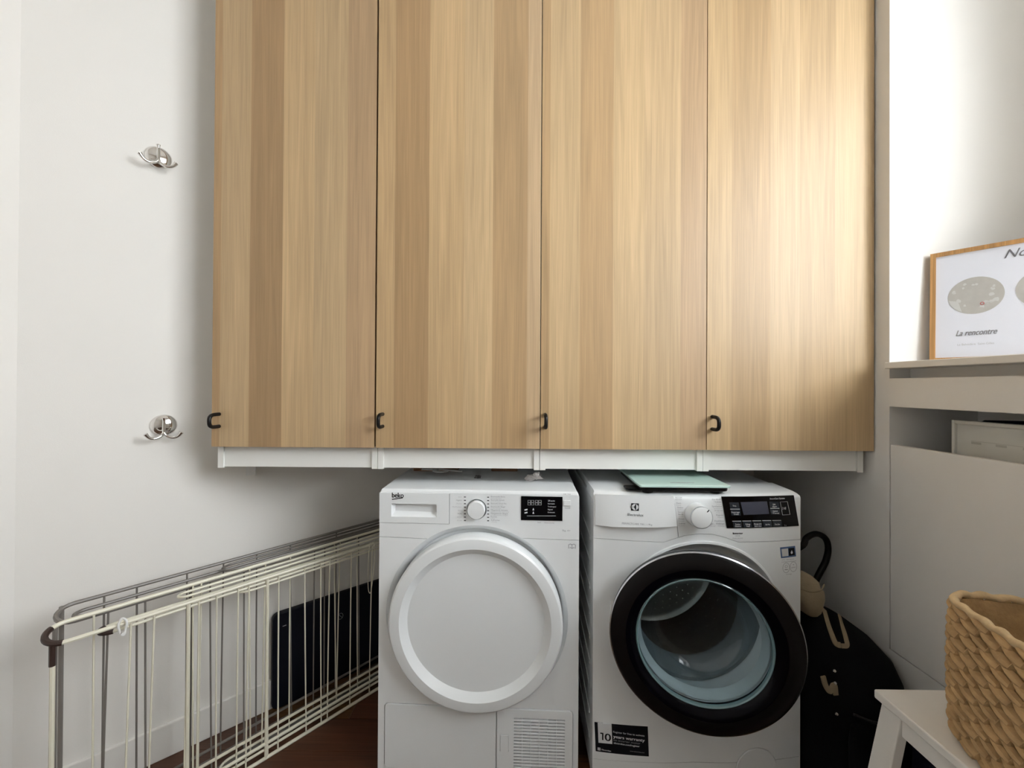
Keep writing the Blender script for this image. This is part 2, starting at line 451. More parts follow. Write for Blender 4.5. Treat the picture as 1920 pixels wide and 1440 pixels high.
# floor: boards laid side by side over a dark base
fb = MB().prism([(-1.74, REAR - 0.1), (1.5, REAR - 0.1), (1.5, YB + 0.1), (CB[0] - 0.1, YB + 0.1), (CL[0] - 0.12, CL[1] + 0.05), (-1.74, 0.1)], -0.05, -0.014)
floor = struct('floor', fb, m_dark, 'dark reddish brown boarded floor')
y = REAR; bw = 0.125; k = 0
def left_x(y):
    if y < TURN[1]: return TURN[0]
    if y < CL[1]: return TURN[0] + (y - TURN[1]) / (CL[1] - TURN[1]) * (CL[0] - TURN[0])
    return wall_x(y)
tones = [(84, 54, 34), (98, 68, 38), (78, 47, 31), (94, 64, 36), (74, 45, 30)]
while y < YB - 0.01:
    y1 = min(y + bw - 0.0016, YB)
    cut = [-9, random.uniform(-0.9, 0.9), 9]
    for a, b in zip(cut[:-1], cut[1:]):
        xl0, xl1 = max(left_x(y), a + 0.0008), max(left_x(y1), a + 0.0008); xr = min(XR, b - 0.0008)
        if min(xr - xl0, xr - xl1) < 0.02: continue
        p = MB().prism([(xl0, y), (xr, y), (xr, y1), (xl1, y1)], -0.014, 0.0).build('plank', m_floor, floor)
        p.color = srgb(*tones[k % 5]); k += 1
    y += bw
# skirting on the slanted wall
n2 = Vector((WN[0], WN[1]))
o = struct('baseboard_left', MB().prism([CL, CB, (CB[0] + n2.x * 0.012, CB[1] + n2.y * 0.012), (CL[0] + n2.x * 0.012, CL[1] + n2.y * 0.012)], 0, 0.103), m_wall, 'tall white skirting board along the slanted wall', bevel=0.003)

# storage board that closes the lower recess
pn = MB().box(XR, XR + 0.016, 0.112, JY - 0.003, 0.416, 1.003)
o = pn.build('storage_panel', m_panel, bevel=0.0015)
tag(o, 'large white board closing the storage recess below the window sill', 'panel')

# ================================================================== WALL CABINETS
X0, CY, ZB = -0.9235, 1.2102, 0.9757       # left edge, door front plane, door underside
DW, DT, DTOP, PLB = 0.5, 0.02, 2.93, 0.907
def oak(r, g, b): return srgb(r, g, b)
A = (192, 164, 125)
def tone(k, warm=0):       # stave colour
    k = 1 + (k - 1) * 1.15; g = 1 - max(0, 1 - k) * 0.35; c = [A[0] * k, A[1] * k * g - max(warm, 0) * 0.5, A[2] * k * g * g - warm]
    return srgb(*[min(255, q) for q in c])
# stave boundaries read in photo pixels along the door's lower half, with a tone each
STV = [
    ([397, 411, 466, 527, 586, 648, 701.4], [(0.93, 4), (0.99, 0), (0.90, 2), (1.02, 3), (1.0, 0), (0.94, -3)]),
    ([705.0, 738, 802, 868, 922, 987, 1012.2], [(0.98, 4), (0.91, 3), (1.02, 4), (1.03, 0), (0.94, 2), (1.01, -4)]),
    ([1013.8, 1029, 1086, 1148, 1206, 1275, 1323.8], [(0.96, 4), (1.02, 0), (0.95, 2), (1.03, 0), (1.0, -1), (0.95, -4)]),
    ([1325.4, 1371, 1443.5, 1498.5, 1565.5, 1638.6], [(1.0, 2), (0.95, 0), (1.01, -1), (0.98, 0), (1.03, 0)]),
]
CABL = ['tall white wall cabinet with oak stave door, nearest the coat hooks',
        'tall wall cabinet with oak stave door, second from the coat hooks',
        'tall wall cabinet with oak stave door, second from the framed print',
        'tall wall cabinet with oak stave door, nearest the framed print']
HPX = [411, 717.5, 1022, 1335.5]
for ci in range(4):
    xa = X0 + DW * ci; xb = xa + DW
    t = thing('wall_cabinet', CABL[ci], 'cabinet', (xa, CY, PLB), 0, 'oak fronted wall cabinets above the machines')
    lx = lambda x: x - xa
    y0 = DT + 0.002
    in0, in1 = 0.004 if ci == 0 else 0.0008, DW - (0.012 if ci == 3 else 0.0008)
    def depth_at(x):       # the slanted wall cuts the first cabinet
        yy = WA[1] + (x + xa - WA[0]) * WU[1] / WU[0]
        return min(YB, yy) - CY - 0.003
    for q0, q1 in ((in0, in0 + 0.017), (in1 - 0.017, in1)):
        MB().prism([(q0, y0), (q1, y0), (q1, depth_at(q1)), (q0, depth_at(q0))], 0.0, DTOP - PLB - 0.01).build('side_panel', m_plinth, t)
    MB().box(in0 + 0.017, in1 - 0.017, y0 + 0.006, y0 + 0.022, 0.003, ZB - PLB + 0.01).build('plinth', m_plinth, t)
    MB().prism([(in0 + 0.017, y0), (in1 - 0.017, y0), (in1 - 0.017, depth_at(in1 - 0.017)), (in0 + 0.017, depth_at(in0 + 0.017))], ZB - PLB + 0.01, ZB - PLB + 0.028).build('bottom_shelf', m_plinth, t)
    MB().prism([(in0 + 0.017, y0), (in1 - 0.017, y0), (in1 - 0.017, depth_at(in1 - 0.017)), (in0 + 0.017, depth_at(in0 + 0.017))], DTOP - PLB - 0.03, DTOP - PLB - 0.01).build('top_panel', m_plinth, t)
    MB().hexa([(in0 + 0.017, depth_at(in0 + 0.017) - 0.012, 0.09), (in1 - 0.017, depth_at(in1 - 0.017) - 0.012, 0.09), (in1 - 0.017, depth_at(in1 - 0.017) - 0.004, 0.09), (in0 + 0.017, depth_at(in0 + 0.017) - 0.004, 0.09)],
              [(in0 + 0.017, depth_at(in0 + 0.017) - 0.012, DTOP - PLB - 0.03), (in1 - 0.017, depth_at(in1 - 0.017) - 0.012, DTOP - PLB - 0.03), (in1 - 0.017, depth_at(in1 - 0.017) - 0.004, DTOP - PLB - 0.03), (in0 + 0.017, depth_at(in0 + 0.017) - 0.004, DTOP - PLB - 0.03)]).build('back_panel', m_plinth, t)
    px, tn = STV[ci]
    xs = [float(on_y(p, 790, CY)[0]) - xa for p in px]
    zb0 = ZB - PLB; zt = DTOP - PLB
    door = MB().box(xs[0] + 0.0006, xs[-1] - 0.0006, 0.003, DT, zb0 + 0.0005, zt).build('door', m_oak, t)
    door.color = tone(0.9, 6)
    for i in range(len(tn)):
        sv = MB().box(xs[i], xs[i + 1], 0.0, 0.0032, zb0, zt + 0.001).build('stave', m_oak, door)
        sv.color = tone(*tn[i])
    # small black D pull
    hx = float(on_y(HPX[ci], 790, CY)[0]) - xa
    hz = float(on_y(HPX[ci], [789, 789, 790, 794][ci], CY - 0.02)[2]) - PLB
    hh, pr = 0.0185, 0.040
    path = [(hx, 0.002, hz + hh), (hx, -pr * 0.35, hz + hh), (hx, -pr * 0.72, hz + hh * 0.93), (hx, -pr * 0.95, hz + hh * 0.6), (hx, -pr, hz), (hx, -pr * 0.95, hz - hh * 0.6), (hx, -pr * 0.72, hz - hh * 0.93), (hx, -pr * 0.35, hz - hh), (hx, 0.002, hz - hh)]
    MB().tube(catmull(path, 4), 0.0056, 10).build('handle', m_black, door, smooth=True)
# small white bracket below the first cabinet
p = on_plane(470, 880, (WA[0], WA[1], 0), (WN[0], WN[1], 0))
o = MB().prism([(0, 0), (0.028, 0), (0.028, 0.003), (0.003, 0.003), (0.003, 0.02), (0, 0.02)], -0.02, 0.045).build('wall_bracket', m_plast)
o.location = (p[0], p[1] , p[2]); o.rotation_euler = (0, 0, math.atan2(WU[1], WU[0]) + PI)
o.location = (p[0] + WU[0] * 0.014 + WN[0] * 0.0, p[1] + WU[1] * 0.014 + WN[1] * 0.0, p[2])
tag(o, 'small white metal bracket on the slanted wall under the cabinets', 'bracket')

# ================================================================== TUMBLE DRYER
DX, DY, DR, DHH = -0.1080, 1.1911, -0.0374, 0.853
dry = thing('tumble_dryer', 'white tumble dryer with closed solid white door beside the folded drying racks', 'dryer', (DX, DY, 0), DR)
dc, dsn = math.cos(DR), math.sin(DR)
def D(px, py, off=0.0):    # photo pixel -> (x, z) on the dryer's front plane
    n = np.array([dsn, -dc, 0.0])
    w = on_plane(px, py, np.array([DX, DY, 0]) + n * off, n) - np.array([DX, DY, 0])
    return (float(w[0] * dc + w[1] * dsn), float(w[2]))
HW = 0.2985; DD = 0.575
# shell: sides, back, top, base (the front is a panel of its own)
b = MB()
b.box(-HW, -HW + 0.012, 0.004, DD, 0.006, DHH - 0.012); b.box(HW - 0.012, HW, 0.004, DD, 0.006, DHH - 0.012)
b.box(-HW + 0.012, HW - 0.012, DD - 0.012, DD, 0.006, DHH - 0.012); b.box(-HW + 0.012, HW - 0.012, 0.02, DD - 0.012, 0.006, 0.03)
b.build('body', m_white, dry, bevel=0.003)
for q in (-1, 1):
    for yy in (0.06, 0.5):
        MB().lathe([(0.018, 0), (0.018, 0.022)], 16, Matrix.Translation((q * 0.24, yy, 0)) @ Matrix.Rotation(PI / 2, 4, 'X'), True, True).build('foot', m_black, dry)
MB().box(-HW + 0.006, HW - 0.006, 0.105, DD - 0.002, DHH - 0.012, DHH + 0.003).build('top_plate', m_white, dry, bevel=0.003)
MB().hexa([(-HW, 0.0, DHH - 0.012), (HW, 0.0, DHH - 0.012), (HW, 0.104, DHH - 0.012), (-HW, 0.104, DHH - 0.012)],
          [(-HW + 0.004, 0.004, DHH), (HW - 0.004, 0.004, DHH), (HW - 0.012, 0.104, DHH + 0.007), (-HW + 0.012, 0.104, DHH + 0.007)]).build('top_trim', m_white2, dry, bevel=0.004, seg=3)
dcx, dcz = D(889.5, 1175, 0.035)
RS = 0.272
zc = dcz + 0.008
ZSPLIT = max(D(780, 996)[1], zc + RS + 0.0015)
fp = MB(); holed(fp, -HW, HW, 0.006, ZSPLIT, dcx, zc, RS); thicken(fp, 0.010)
front = fp.build('front_panel', m_white, dry)
kx, kz = D(893.5, 955)
XSPL = D(842.5, 990)[0]
cpn = MB(); holed(cpn, XSPL + 0.0007, HW, ZSPLIT, DHH - 0.010, kx, kz, 0.0308, n=48, rings=2)
cpan = cpn.build('control_panel', m_white2, dry)
MB().lathe([(0.0308, 0.0), (0.0300, 0.002), (0.0285, 0.012), (0.001, 0.0125)], 48, Matrix.Translation((kx, 0, kz)), cap1=True).build('dial_well', m_white2, dry, smooth=True)
MB().box(-HW, HW, 0.014, 0.016, ZSPLIT - 0.002, DHH - 0.011).build('panel_backing', m_white2, dry)
MB().box(-HW, HW, 0.0005, 0.02, 0.006, 0.03).build('kick_strip', m_white, dry)
MB().lathe([(RS, 0.0), (RS - 0.004, 0.004), (RS - 0.014, 0.016), (RS - 0.02, 0.0285), (0.03, 0.032)], 96, Matrix.Translation((dcx, 0, zc)), cap1=True).build('door_surround', m_white2, dry, smooth=True)
RO = 0.2555
door = MB().lathe([(0.235, 0.028), (RO - 0.004, 0.024), (RO, 0.012), (RO, -0.022), (RO - 0.0015, -0.0285), (RO - 0.006, -0.033), (RO - 0.009, -0.0338), (0.2215, -0.0345), (0.2015, -0.0165), (0.001, -0.0165)], 128, Matrix.Translation((dcx, 0, dcz)), cap0=True, cap1=True).build('door', m_white2, dry, smooth=True, sharp=0.3)
# seams of the control panel
DCUT = [groove([D(706, 1005.7), D(812, 1011)], 0.0018), groove([D(968, 1009), D(1090, 1013.2)], 0.0016)]
# water drawer with its grip recess
x0, z1 = D(734, 944); x1, z0 = D(819, 970)
z0b = z0; rc = MB()
rc.add([(x0, -0.0012, z0b), (x1, -0.0012, z0b), (x1, -0.0012, z1), (x0, -0.0012, z1), (x0 + 0.008, 0.012, z0b + 0.014), (x1 - 0.003, 0.012, z0b + 0.012), (x1 - 0.003, 0.012, z1 - 0.003), (x0 + 0.008, 0.012, z1 - 0.003)],
       [(4, 5, 6, 7), (0, 1, 5, 4), (1, 2, 6, 5), (2, 3, 7, 6), (3, 0, 4, 7)])
# drawer face built as a frame around the recess
xl, xr_ = -HW, XSPL - 0.0007; zl, zh = ZSPLIT + 0.0012, DHH - 0.0105
df = MB()
df.box(xl, x0, -0.0012, 0.0135, zl, zh); df.box(x1, xr_, -0.0012, 0.0135, zl, zh); df.box(x0, x1, -0.0012, 0.0135, zl, z0b); df.box(x0, x1, -0.0012, 0.0135, z1, zh)
drawer = df.build('water_drawer', m_white2, dry)
rc.build('grip_recess', m_white2, drawer, normals=False)
t_ = MB()
x, z = D(735.5, 932.5); write(t_, 'beko', x, z, width=(D(757, 932)[0] - x), size=0.0215, bold=0.0005, off=0.0018)
strip(t_, [D(735.3, 936), D(755.5, 933.2)], 0.0026, off=0.0018)
t_.build('brand_lettering', m_ink, drawer)
# programme dial
MB().lathe([(0.0262, 0.012), (0.0262, -0.006), (0.0257, -0.012), (0.0245, -0.0138), (0.001, -0.0138)], 48, Matrix.Translation((kx, 0, kz)), cap1=True).build('dial', m_white2, dry, smooth=True)
mk = MB(); tx = MB(); tb = MB()
LW = ['Jeans', 'Hygiene', 'Daunen', 'Mix/Outdoor', 'Sport', 'Wolle', '30 min', '60 min']
RW = ['Baumwolle Extra', 'Baumwolle Schrank', 'Baumwolle Schrank Plus', 'Baumwolle Bügel', 'Pflegeleicht Schrank', 'Pflegeleicht Bügel', 'Express', 'Auffrischen']
for i in range(8):
    yL = 931 + 6.3 * i
    a = D(870, yL); b_ = D(873.6, yL + 1.6); decal(mk, [(a[0], b_[1]), (b_[0], b_[1]), (b_[0], a[1]), (a[0], a[1])])
    a = D(913.5, yL + 0.4); b_ = D(917, yL + 2.0); decal(mk, [(a[0], b_[1]), (b_[0], b_[1]), (b_[0], a[1]), (a[0], a[1])])
    x, z = D(866, yL + 1.6); write(tx if i not in (1, 5) else tb, LW[i], x, z, size=0.0052, align='R')
    x, z = D(920.5, yL + 1.0); write(tb, RW[i], x, z, width=[0.042, 0.04, 0.046, 0.042, 0.05, 0.05, 0.018, 0.026][i], size=0.0052)
    write(tx, RW[i].lower(), x, z - 0.0045, width=[0.032, 0.03, 0.036, 0.03, 0.054, 0.05, 0.012, 0.018][i], size=0.004)
o = mk.build('dial_marks', m_ink, dry); o['kind'] = 'stuff'
for o in (tb.build('programme_lettering', m_inkg, dry), tx.build('programme_sublettering', m_inkl, dry)): o['kind'] = 'stuff'
# display
a = D(977, 930); b_ = D(1054.5, 976.5)
disp = MB().box(a[0], b_[0], -0.0022, 0.0, b_[1], a[1]).build('display', m_gloss, dry, bevel=0.0006)
dg_ = MB(); dl = MB()
S = lambda x: -0.0022
for i in range(4):
    xx = 990 + i * 6.2 + (1.5 if i > 1 else 0)
    c0 = D(xx, 937.5); c1 = D(xx + 4.6, 946.5)
    strip(dg_, [(c0[0], c0[1]), (c1[0], c0[1]), (c1[0], c1[1]), (c0[0], c1[1])], 0.0019, S, 0.0006, True)
    strip(dg_, [(c0[0], (c0[1] + c1[1]) / 2), (c1[0], (c0[1] + c1[1]) / 2)], 0.0019, S, 0.0006)
for i in range(5):
    x, z = D(1027, 939.5 + i * 5.4); write(dl, ['Zeit', 'Startzeit', 'Trockengrad', 'Signal', 'Kindersich.'][i], x, z, width=[0.021, 0.02, 0.024, 0.014, 0.021][i], size=0.0052, surf=S)
strip(dl, [D(988, 966.8), D(1042, 966.8)], 0.0010, S)
for (u0, v0, u1, v1) in ((983.5, 954, 989, 957), (983.5, 959.5, 989, 962.5)):
    c0 = D(u0, v0); c1 = D(u1, v1); decal(dl, [(c0[0], c1[1]), (c1[0], c1[1] + 0.0015), (c1[0], c0[1] + 0.001), (c0[0], c0[1] - 0.001)], S)
for (u, v) in ((1000, 954.5), (1000, 961)):
    c0 = D(u, v); decal(dl, [(c0[0] - 0.0025, c0[1] - 0.003), (c0[0] + 0.0025, c0[1] - 0.003), (c0[0] + 0.0008, c0[1] + 0.0035), (c0[0] - 0.0008, c0[1] + 0.0035)], S)
dg_.build('display_digits', m_litg, disp); dl.build('display_lettering', m_lit, disp)
a = D(1056.5, 938); b_ = D(1070, 948.5)
MB().box(a[0], b_[0], -0.0025, 0.0, b_[1], a[1]).build('power_button', m_white2, dry, bevel=0.0008)
q = MB()
x, z = D(1059, 953.5); write(q, 'On/Off', x, z, width=0.016, size=0.006)
x, z = D(1054, 996); write(q, '7kg  A+', x, z, width=0.024, size=0.007)
x, z = D(1008, 980.5); write(q, 'Start', x, z, width=0.010, size=0.005); x, z = D(1021, 981); write(q, 'Kindersicherung', x, z, width=0.028, size=0.005)
x, z = D(1057, 927.5); write(q, 'DE 744', x, z, width=0.02, size=0.005)
# manual symbol
c = D(1072.5, 1024)
for sg in (-1, 1):
    strip(q, [(c[0], c[1] + 0.004), (c[0] + sg * 0.005, c[1] + 0.0065), (c[0] + sg * 0.010, c[1] + 0.004), (c[0] + sg * 0.010, c[1] - 0.0065), (c[0] + sg * 0.005, c[1] - 0.004), (c[0], c[1] - 0.0065)], 0.0018)
strip(q, [(c[0], c[1] + 0.004), (c[0], c[1] - 0.0065)], 0.0015)
o = q.build('panel_symbols', m_inkg, dry); o['kind'] = 'stuff'
# lower service flap, grille panel, slots and latch
lo = MB()
fx0, fz1 = D(722, 1318); fx1 = D(930, 1330)[0]; fz0 = D(722, 1437)[1]; rx1 = D(1073.5, 1334)[0]
fl = rrect(fx0, fx1, fz0, fz1 - 0.0005, 0.010)
flap = MB().prism(fl, -0.0006, 0.0022, Matrix.Rotation(PI / 2, 4, 'X')).build('service_flap', m_white2, dry, bevel=0.0012)
DCUT.append(groove(rrect(fx0 - 0.0009, fx1 + 0.0009, fz0 - 0.0009, fz1 + 0.0004, 0.011)[:-1], 0.0020, closed=True))
gx0 = fx1 + 0.003
grl = MB().prism(rrect(gx0, rx1, fz0, fz1 - 0.0005, 0.010), -0.0115, 0.0032, Matrix.Rotation(PI / 2, 4, 'X')).build('grille_panel', m_white2, dry, bevel=0.0012)
DCUT.append(groove(rrect(gx0 - 0.0009, rx1 + 0.0009, fz0 - 0.0009, fz1 + 0.0004, 0.011)[:-1], 0.0020, closed=True))
ga = D(963, 1343); gb = D(1059, 1440)
sl = MB(); sd = MB(); ncol = 6; cw = (gb[0] - ga[0]) / ncol; rh = 0.0093; zz = ga[1] - 0.002; nrow = 0
while zz > fz0 + 0.012:
    for i in range(ncol):
        xx = ga[0] + i * cw
        sl.add([(xx + 0.001, -0.0034, zz - rh * 0.5), (xx + cw - 0.001, -0.0034, zz - rh * 0.5), (xx + cw - 0.001, -0.0042, zz - rh * 0.88), (xx + 0.001, -0.0042, zz - rh * 0.88), (xx + 0.001, -0.0034, zz - rh * 0.96), (xx + cw - 0.001, -0.0034, zz - rh * 0.96)],
               [(0, 1, 2, 3), (3, 2, 5, 4), (0, 3, 4), (1, 5, 2)])
        sd.box(xx + 0.001, xx + cw - 0.001, -0.01, 0.02, zz - rh * 0.48, zz + rh * 0.02)
    zz -= rh; nrow += 1
o = sl.build('vent_slats', m_white2, grl); o['kind'] = 'stuff'
DCUT.append(MB().box(ga[0] - 0.004, gb[0] + 0.004, -0.01, 0.02, fz0 + 0.006, ga[1] + 0.004))     # opening behind the grille
carve(front, DCUT)
a = D(938.5, 1376); b_ = D(953.5, 1407)
la = MB().prism(rrect(a[0], b_[0], b_[1], a[1], 0.002, 3), 0.0032, 0.0050, Matrix.Rotation(PI / 2, 4, 'X')).build('latch', m_white2, grl, bevel=0.0007)
carve(grl, [sd, groove(rrect(a[0] - 0.0006, b_[0] + 0.0006, b_[1] - 0.0006, a[1] + 0.0006, 0.0025, 3)[:-1], 0.0010, lambda x: -0.0032, 0.003, True)])

# ================================================================== WASHING MACHINE
WX, WY, WR, WH = 0.5290, 1.1685, -0.0081, 0.856
was = thing('washing_machine', 'white front-loading washing machine with its black-rimmed glass door ajar', 'washing machine', (WX, WY, 0), WR)
wc, wsn = math.cos(WR), math.sin(WR)
BOW = 0.030
def bow(x): return -BOW * (1 - min(1.0, (x / HW) ** 2))
def W(px, py):      # photo pixel -> (x, z) on the bowed front
    off = BOW * 0.6
    n = np.array([wsn, -wc, 0.0]); x = 0
    for _ in range(6):
        w = on_plane(px, py, np.array([WX, WY, 0]) + n * off, n) - np.array([WX, WY, 0])
        x = float(w[0] * wc + w[1] * wsn); off = -bow(max(-HW, min(HW, x)))
    return (x, float(w[2]))
WD = 0.60
b = MB()
b.box(-HW, -HW + 0.012, 0.003, WD, 0.02, WH - 0.02); b.box(HW - 0.012, HW, 0.003, WD, 0.02, WH - 0.02)
b.box(-HW + 0.012, HW - 0.012, WD - 0.012, WD, 0.02, WH - 0.02); b.box(-HW + 0.012, HW - 0.012, 0.02, WD - 0.012, 0.02, 0.04)
b.build('body', m_white, was, bevel=0.003)
for i in range(9):         # pressed ribs of the side sheet
    zz = 0.10 + i * 0.075
    MB().hexa([(-HW - 0.002, 0.05, zz), (-HW + 0.001, 0.05, zz), (-HW + 0.001, 0.52, zz + 0.06), (-HW - 0.002, 0.52, zz + 0.06)], [(-HW - 0.002, 0.05, zz + 0.012), (-HW + 0.001, 0.05, zz + 0.012), (-HW + 0.001, 0.52, zz + 0.072), (-HW - 0.002, 0.52, zz + 0.072)]).build('side_rib', m_white, was)
for q in (-1, 1):
    for yy in (0.06, 0.52):
        MB().lathe([(0.02, 0), (0.02, 0.022)], 16, Matrix.Translation((q * 0.24, yy, 0)) @ Matrix.Rotation(PI / 2, 4, 'X'), True, True).build('foot', m_black, was)
# worktop: bowed front lip then a flat plate
N = 24
xs = [-HW + 2 * HW * i / N for i in range(N + 1)]
tp = MB(); rows = []
for (dy, z) in ((0.0, WH - 0.022), (0.0, WH - 0.010), (0.003, WH - 0.004), (0.011, WH + 0.001), (0.030, WH + 0.003), (0.125, WH + 0.004)):
    rows.append([(x * (1 - (0.012 if dy > 0.005 else 0)), (bow(x) + dy) if dy < 0.1 else dy, z) for x in xs])
v = [p for rr in rows for p in rr]; f = [(i * (N + 1) + k, i * (N + 1) + k + 1, (i + 1) * (N + 1) + k + 1, (i + 1) * (N + 1) + k) for i in range(len(rows) - 1) for k in range(N)]
o0 = len(v); v += [(x, 0.125 if False else 0.125, WH - 0.022) for x in xs]
for k in (0, N):
    f.append(tuple(i * (N + 1) + k for i in range(len(rows))) + (o0 + k,))
f += [(k, o0 + k, o0 + k + 1, k + 1) for k in range(N)]
f += [((len(rows) - 1) * (N + 1) + k, (len(rows) - 1) * (N + 1) + k + 1, o0 + k + 1, o0 + k) for k in range(N)]
tp.add(v, f); tp.build('top_trim', m_white2, was, smooth=True)
MB().box(-HW + 0.006, HW - 0.006, 0.126, WD - 0.002, WH - 0.02, WH + 0.002).build('top_plate', m_white, was, bevel=0.003)
# front sheet with the porthole
bcx, bcz = 0.004, 0.493
RB = 0.238
fp = MB(); holed(fp, -HW, HW, 0.03, WH - 0.022, bcx, bcz, RB, surf=bow, rings=8); thicken(fp, 0.010)
wfront = fp.build('front_panel', m_white, was, smooth=True)
MB().box(-HW, HW, 0.003, 0.02, 0.03, 0.06).build('kick_strip', m_white, was)
# bezel funnel: from the bowed front inward
nB = 96; pr = [(RB, None, 0.0), (RB - 0.0015, None, -0.0045), (RB - 0.007, None, -0.0055), (RB - 0.011, None, -0.002), (RB - 0.015, 0.0, 0.012), (0.214, 0.0, 0.022), (0.205, 0.0, 0.026), (0.182, 0.0, 0.040)]
v, f = [], []
for (rr, flat, dep) in pr:
    for k in range(nB):
        a = 2 * PI * k / nB; X = bcx + rr * math.cos(a); Z = bcz + rr * math.sin(a)
        v.append((X, (bow(X) + dep) if flat is None else -BOW * 0.75 + dep, Z))
for i in range(len(pr) - 1):
    for k in range(nB):
        l = (k + 1) % nB; f.append((i * nB + k, i * nB + l, (i + 1) * nB + l, (i + 1) * nB + k))
MB().add(v, f).build('porthole_bezel', m_white2, was, smooth=True)
T0 = Matrix.Translation((bcx, 0, bcz))
MB().lathe([(0.190, 0.016), (0.186, 0.010), (0.178, 0.012), (0.172, 0.022), (0.166, 0.05), (0.158, 0.075), (0.160, 0.085)], 72, T0).build('door_gasket', m_rubber, was, smooth=True)
drum = MB().lathe([(0.160, 0.084), (0.175, 0.090), (0.232, 0.10), (0.24, 0.115), (0.24, 0.40), (0.22, 0.415), (0.02, 0.405)], 72, T0, cap1=True).build('drum', m_steel, was, smooth=True)
dh = MB()
for i in range(7):
    rr = 0.05 + i * 0.024; nn = int(6 + i * 6)
    for k in range(nn):
        a = 2 * PI * (k + 0.5 * (i % 2)) / nn
        dh.lathe([(0.0032, 0.0), (0.0018, -0.003)], 6, Matrix.Translation((bcx + rr * math.cos(a), 0.4045, bcz + rr * math.sin(a))), cap1=True)
for i in range(6):
    for k in range(40):
        a = 2 * PI * (k + 0.5 * (i % 2)) / 40; y_ = 0.15 + i * 0.04
        m_ = Matrix.Translation((bcx + 0.2395 * math.cos(a), y_, bcz + 0.2395 * math.sin(a))) @ Matrix.Rotation(-a - PI / 2, 4, 'Y') @ Matrix.Rotation(PI / 2, 4, 'X')
        dh.lathe([(0.0045, 0.0), (0.002, -0.0035)], 6, m_, cap1=True)
o = dh.build('drum_dimples', m_chrome, drum); o['kind'] = 'stuff'
for k in range(3):
    a = PI / 2 + 0.5 + 2 * PI * k / 3
    m_ = Matrix.Translation((bcx + 0.228 * math.cos(a), 0.25, bcz + 0.228 * math.sin(a))) @ Matrix.Rotation(-a + PI / 2, 4, 'Y')
    MB().hexa([(-0.04, -0.12, -0.02), (0.04, -0.12, -0.02), (0.04, 0.12, -0.02), (-0.04, 0.12, -0.02)], [(-0.015, -0.10, 0.045), (0.015, -0.10, 0.045), (0.015, 0.10, 0.045), (-0.015, 0.10, 0.045)]).build('drum_lifter', m_steel, drum, bevel=0.008)
    drum.children[-1].matrix_local = m_
# door: swings on the machine's left side
RD = 0.2365; OPEN = math.radians(14)
dcen = (-0.034, -0.115, 0.496)
dm = Matrix.Translation(dcen) @ Matrix.Rotation(-OPEN, 4, 'Z')
wdoor = MB().lathe([(0.168, 0.020), (0.180, 0.030), (RD - 0.012, 0.030), (RD - 0.002, 0.022), (RD, 0.012), (RD, 0.002)], 128).build('door', m_ringblk, was, smooth=True)
wdoor.matrix_local = dm
MB().lathe([(RD, 0.003), (RD + 0.0012, 0.0005), (RD + 0.0008, -0.002), (RD - 0.002, -0.004)], 128).build('silver_edge', m_silver, wdoor, smooth=True)
MB().lathe([(RD - 0.0015, -0.003), (RD - 0.008, -0.008), (0.196, -0.013), (0.194, -0.0128)], 128).build('outer_ring', m_graph, wdoor, smooth=True)
MB().lathe([(0.1945, -0.0128), (0.190, -0.0125), (0.176, -0.008), (0.168, -0.001), (0.167, 0.02)], 128).build('inner_ring', m_ringblk, wdoor, smooth=True)
MB().lathe([(0.1675, -0.002), (0.1650, -0.004), (0.1620, -0.002), (0.1610, 0.006)], 128).build('glass_rim', m_glassrim, wdoor, smooth=True)
MB().lathe([(0.163, 0.0), (0.158, 0.012), (0.150, 0.036), (0.138, 0.066), (0.124, 0.090), (0.110, 0.101), (0.09, 0.106), (0.05, 0.109), (0.001, 0.110)], 96, cap1=True).build('glass_bowl', m_bglass, wdoor, smooth=True)
MB().lathe([(0.168, 0.022), (0.1655, 0.030), (0.160, 0.046), (0.152, 0.050), (0.156, 0.040), (0.163, 0.022)], 96).build('inner_lens_ring', m_plast, wdoor, smooth=True)
MB().box(-0.235, -0.205, 0.031, 0.075, -0.05, 0.05).build('hinge', m_plast, wdoor, bevel=0.004)
# front seams
arch = [W(1245, 1016.8), W(1262, 1011), W(1285, 1004), W(1310, 1001), W(1335, 1001.5), W(1358, 1007), W(1385, 1017)]
WCUT = []
for pts_, w_ in ((dens([W(1100, 1008.7)] + arch + [W(1510, 1011.5)]), 0.0015), ([W(1262.5, 928), W(1270, 985), W(1272, 1007)], 0.0014), (dens([W(1110, 1422), W(1300, 1429), W(1498, 1418)]), 0.0012)):
    WCUT.append(groove(pts_, w_, bow))
# detergent drawer face with the finger scoop below it
a = W(1116, 926); b_ = W(1262, 929); c = W(1269, 986); d = W(1116, 984)
n_ = 14; v, f = [], []
for row in range(2):
    for k in range(n_ + 1):
        t = k / n_
        p0 = (a[0] * (1 - t) + b_[0] * t, a[1] * (1 - t) + b_[1] * t); p1 = (d[0] * (1 - t) + c[0] * t, d[1] * (1 - t) + c[1] * t)
        for dep in (0.0, 0.0022 if row == 0 else 0.0022 + 0.011 * min(1.0, math.sin(PI * min(t * 1.0, 0.5)) * 1.6) * (1.0 if t < 0.75 else 1 - 0.75 * (t - 0.75) / 0.25)):
            p = p0 if row == 0 else p1
            v.append((p[0], bow(p[0]) - dep, p[1]))
I = lambda row, k, s: (row * (n_ + 1) + k) * 2 + s
for k in range(n_):
    f += [(I(0, k, 1), I(0, k + 1, 1), I(1, k + 1, 1), I(1, k, 1)), (I(1, k, 0), I(1, k, 1), I(1, k + 1, 1), I(1, k + 1, 0)), (I(0, k, 0), I(0, k + 1, 0), I(0, k + 1, 1), I(0, k, 1))]
